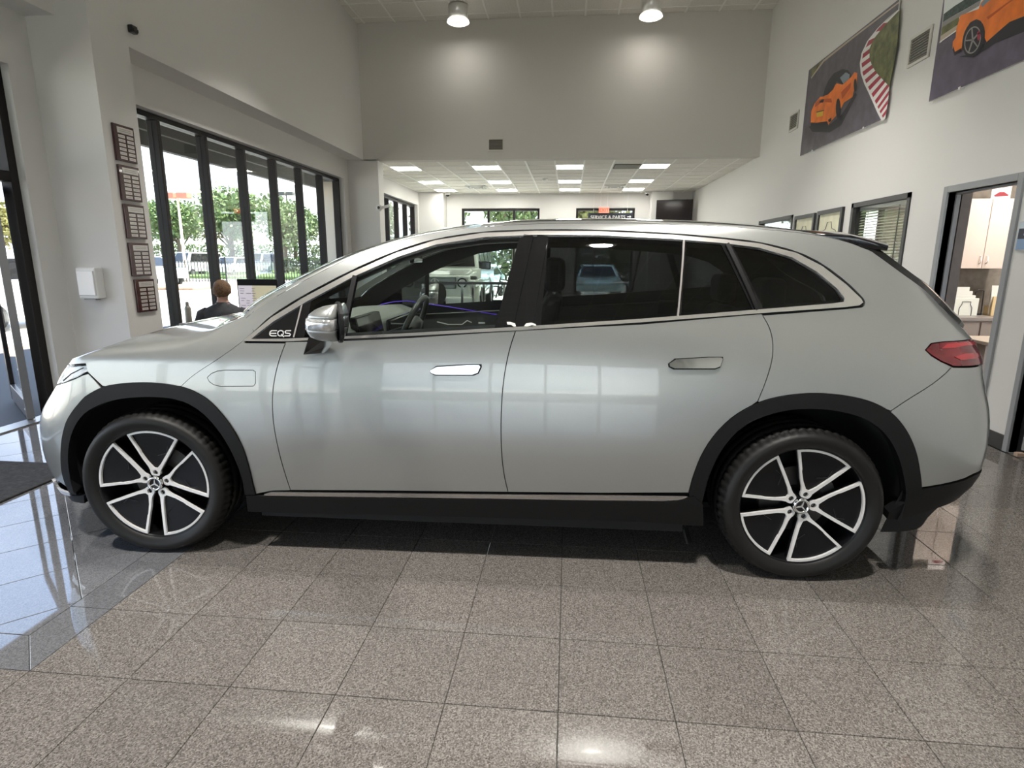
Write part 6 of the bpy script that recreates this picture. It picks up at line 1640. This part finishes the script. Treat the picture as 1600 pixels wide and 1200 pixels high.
# hedges
def hedge(label, x0, x1, y, z0, z1, seed, k=0):
    rd = random.Random(seed); vs = []; fs = []; n = int(320 * abs(x1 - x0))
    n = min(n, 9000); sc_ = 1.0 if abs(x1 - x0) < 14 else 2.2
    for i in range(n):
        c = Vector((rd.uniform(x0, x1), y + rd.uniform(-.6, .6), z0 + (z1 - z0) * rd.random() ** .8)); a = Vector((rd.uniform(-1, 1), rd.uniform(-1, 1), rd.uniform(-1, 1))).normalized() * .11 * sc_; b_ = a.cross(Vector((rd.random(), rd.random(), 1))).normalized() * .07 * sc_
        q = len(vs); vs += [tuple(c - a), tuple(c + b_), tuple(c + a), tuple(c - b_)]; fs.append((q, q + 1, q + 2, q + 3))
    return tag(MB().add(vs, fs).build('hedge', M_leaf[k], recalc=False), label, 'hedge', None, 'stuff')
hedge('clipped green hedge along the grass, right half of the left windows', -28, -20.5, 55, .05, 1.5, 4, 0)
hedge('low dark hedge beyond the car park, left panes of the big window', -46, -36.5, 64, .05, 1.7, 5, 2)
for i, (x, y) in enumerate([(-5.9, 8.5), (-5.9, 7.6), (-5.9, 9.4), (-5.9, 10.3)]):
    c = bpy.data.objects.new('low_shrub', crowns[i % 2 * 3]); C.objects.link(c); c.location = (x, y, GZ + .28); c.scale = (.38, .38, .5); tag(c, 'low green shrub just outside the left window sill', 'shrub', 'shrubs under the left windows', 'stuff')
isl = tag(MB().box(-22.3, -19.3, 28.5, 33, GZ, -.02).build('kerb_island', mat('mulch', (.38, .24, .15), .9, noise=(5, .3)), bevel=.05), None, None, None, 'structure')
hedge('long band of dense shrubs closing the view beyond the car park', -75, -15, 84, .0, 3.4, 9, 0)
hedge('band of dense shrubs outside the far windows', -16, 12, 48, -.1, 3.2, 10, 2)
# lamp posts
def post(label, r_, Y, h, heads, col, dark):
    t = thing('parking_lamp', label, 'street lamp', (r_ * Y, Y, GZ)); MB().lathe([(.16, 0), (.16, .5), (.10, .55), (.075, h)], 14, 'z').build('pole', mat('pole_' + col[0], col[1], .6), t)
    for sg in (-1, 1): MB().box(sg * .1 if sg > 0 else -.1 - heads, .1 + heads if sg > 0 else -.1, -.3, .3, h - .1, h + .25).build('lamp_head', mat('head_' + dark[0], dark[1], .6), t, .03)
post('pale parking lamp with two red brown heads, behind the second big pane', -.687, 38, 5.6, .75, ('cream', (.60, .50, .38)), ('red', (.50, .16, .10)))
post('thin dark parking lamp far away, behind the fifth big pane', -.488, 66, 8.7, .8, ('dark', (.10, .10, .09)), ('dark', (.08, .08, .07)))
post('thin dark parking lamp far away, behind the third big pane', -.555, 95, 10.2, .9, ('dark', (.10, .10, .09)), ('dark', (.08, .08, .07)))
# fence of black pickets
fn = thing('metal_fence', 'black metal picket fence across the car park', 'fence', (-24, 36, GZ))
A_, B_ = (-1.6, 0), (9.2, 6)
d_ = Vector((B_[0] - A_[0], B_[1] - A_[1])); L = d_.length; d_.normalize()
me = None; k = 0; s_ = 0
while s_ < L:
    if me is None: o = MB().box(-.02, .02, -.02, .02, 0, 1.45).build('picket', M_black, fn); me = o.data
    else: o = bpy.data.objects.new('picket', me); C.objects.link(o); o.parent = fn
    o.location = (A_[0] + d_.x * s_, A_[1] + d_.y * s_, .05); s_ += .18
for z in (.15, 1.35): MB().bar((A_[0], A_[1], z), (B_[0], B_[1], z), .04).build('rail', M_black, fn)
for q in range(5): MB().bar((A_[0] + d_.x * L * q / 4, A_[1] + d_.y * L * q / 4, 0), (A_[0] + d_.x * L * q / 4, A_[1] + d_.y * L * q / 4, 1.7), .09).build('post', M_black, fn)
# parked cars
def parked(label, x, y, rz, col, name='car', kind='suv', group=None):
    t = thing(name, label, 'car', (x, y, GZ), rz, group)
    m_ = mat('paint_%02d%02d%02d' % tuple(int(c * 99) for c in col), col, .3, .2, coat=1)
    H = {'suv': 1.72, 'sedan': 1.45, 'van': 2.1}[kind]
    prf_ = {'suv': [(-2.3, .45), (-2.32, .9), (-2.1, 1.05), (-1.15, 1.12), (2.2, 1.12), (2.35, .9), (2.32, .45)], 'sedan': [(-2.25, .4), (-2.3, .7), (-2.0, .86), (-1.1, .95), (1.7, .98), (2.25, .92), (2.3, .45)], 'van': [(-2.4, .45), (-2.45, .9), (-2.3, 1.15), (-1.9, 1.25), (2.4, 1.25), (2.45, .9), (2.4, .45)]}[kind]
    cab = {'suv': [(-1.2, 1.12), (-.45, H), (1.7, H), (2.2, 1.12)], 'sedan': [(-1.0, .96), (-.25, H), (1.0, H), (1.8, .98)], 'van': [(-1.9, 1.25), (-1.3, H), (2.3, H), (2.4, 1.25)]}[kind]
    def ext(pf, w0, w1, nme, mm, bev=.05):
        zs = [p[1] for p in pf]; zl, zh = min(zs), max(zs); n = len(pf); vs = []
        for sg in (-1, 1):
            for (a, z) in pf: vs.append((a, sg * (w0 + (w1 - w0) * (z - zl) / (zh - zl)), z))
        return MB().add(vs, [tuple(range(n)), tuple(range(n, 2 * n))[::-1]] + [(i, (i + 1) % n, n + (i + 1) % n, n + i) for i in range(n)]).build(nme, mm, t, bev, 3)
    ext(prf_, .90, .90, 'body', m_); ext(cab, .86, .68, 'cabin', m_)
    zb = cab[0][1] + .04; zt = H - .10
    for sg in (-1, 1):
        pts = [(cab[0][0] + .30, zb), (cab[1][0] + .12, zt), (cab[2][0] - .1, zt), (cab[3][0] - .25, zb)]
        MB().add([(a, sg * (.86 + (.68 - .86) * (z - cab[0][1]) / (H - cab[0][1]) + .006), z) for a, z in pts], [(0, 1, 2, 3)]).build('side_window', M_blackgloss, t)
        MB().box(-2.31, -2.0, sg * .72 - .16, sg * .72 + .16, .72, .86).build('headlight', mat('lamp_pale', (.8, .8, .78), .2), t, .03)
        MB().box(2.15, 2.345, sg * .76 - .12, sg * .76 + .12, .75, .92).build('tail_light', mat('lamp_red', (.4, .02, .02), .25), t, .03)
        for xx in (-1.45, 1.4): wheel_simple(t, (xx, sg * .82, .34), .34, .22, axis='y')
    a, b_ = cab[0], cab[1]
    MB().add([(a[0] + .06 - .02, -.74, a[1] + .05), (a[0] + .04, .74, a[1] + .05), (b_[0] - .07, .60, b_[1] - .06), (b_[0] - .07, -.60, b_[1] - .06)], [(0, 1, 2, 3)]).build('windscreen', M_blackgloss, t).location.x = -.02
    return t
parked('silver SUV parked outside behind the first big window panes', -.762 * 33, 33, R(165), (.50, .50, .50))
wh = (.78, .78, .76)
for i, (r_, Y, rz, col, kind, lab) in enumerate([(-.665, 50, 80, wh, 'van', 'white van far off behind the second big pane'), (-.60, 48.5, 95, wh, 'suv', 'white SUV far off behind the tree in the third pane'), (-.535, 56, 82, wh, 'van', 'white van right of the third pane tree trunk'), (-.515, 63, 10, (.5, .5, .5), 'suv', 'grey SUV far off above the hedge, left end'), (-.425, 64, 5, wh, 'sedan', 'white sedan far off above the hedge, fifth pane'), (-.349, 64, 5, wh, 'sedan', 'white sedan far off above the hedge, sixth pane'), (-.272, 64, 0, (.4, .4, .42), 'sedan', 'grey sedan far off above the hedge, last pane'), (-.70, 67.5, 8, (.3, .32, .35), 'sedan', 'dark sedan far off behind the lamp pole')]):
    parked(lab, r_ * Y, Y, R(rz), col, kind=kind)
for i, (x, y, rz, col, kind, lab) in enumerate([(-4.0, 25.5, 88, (.42, .60, .62), 'sedan', 'teal tinted sedan outside the far left window, seen through the front glass'), (-1.2, 27, 92, (.55, .68, .70), 'suv', 'pale blue SUV outside the far windows, middle'), (1.2, 26, 90, (.55, .72, .72), 'sedan', 'pale teal sedan outside the far right window, left one'), (3.6, 27, 88, (.30, .40, .45), 'suv', 'blue grey SUV outside the far right window, right one')]):
    parked(lab, x, y, R(rz), col, kind=kind)
parked('white SUV outside the open entrance door at the left edge', -13.5, 12.5, R(60), wh)
# bed beside the entrance
tag(MB().box(-10.5, -5.35, -4.0, 9.5, GZ, -.05).build('gravel_bed', mat('sandy_gravel', (.60, .42, .27), .95, noise=(16, .35), bump=(40, .5))), None, None, None, 'structure')
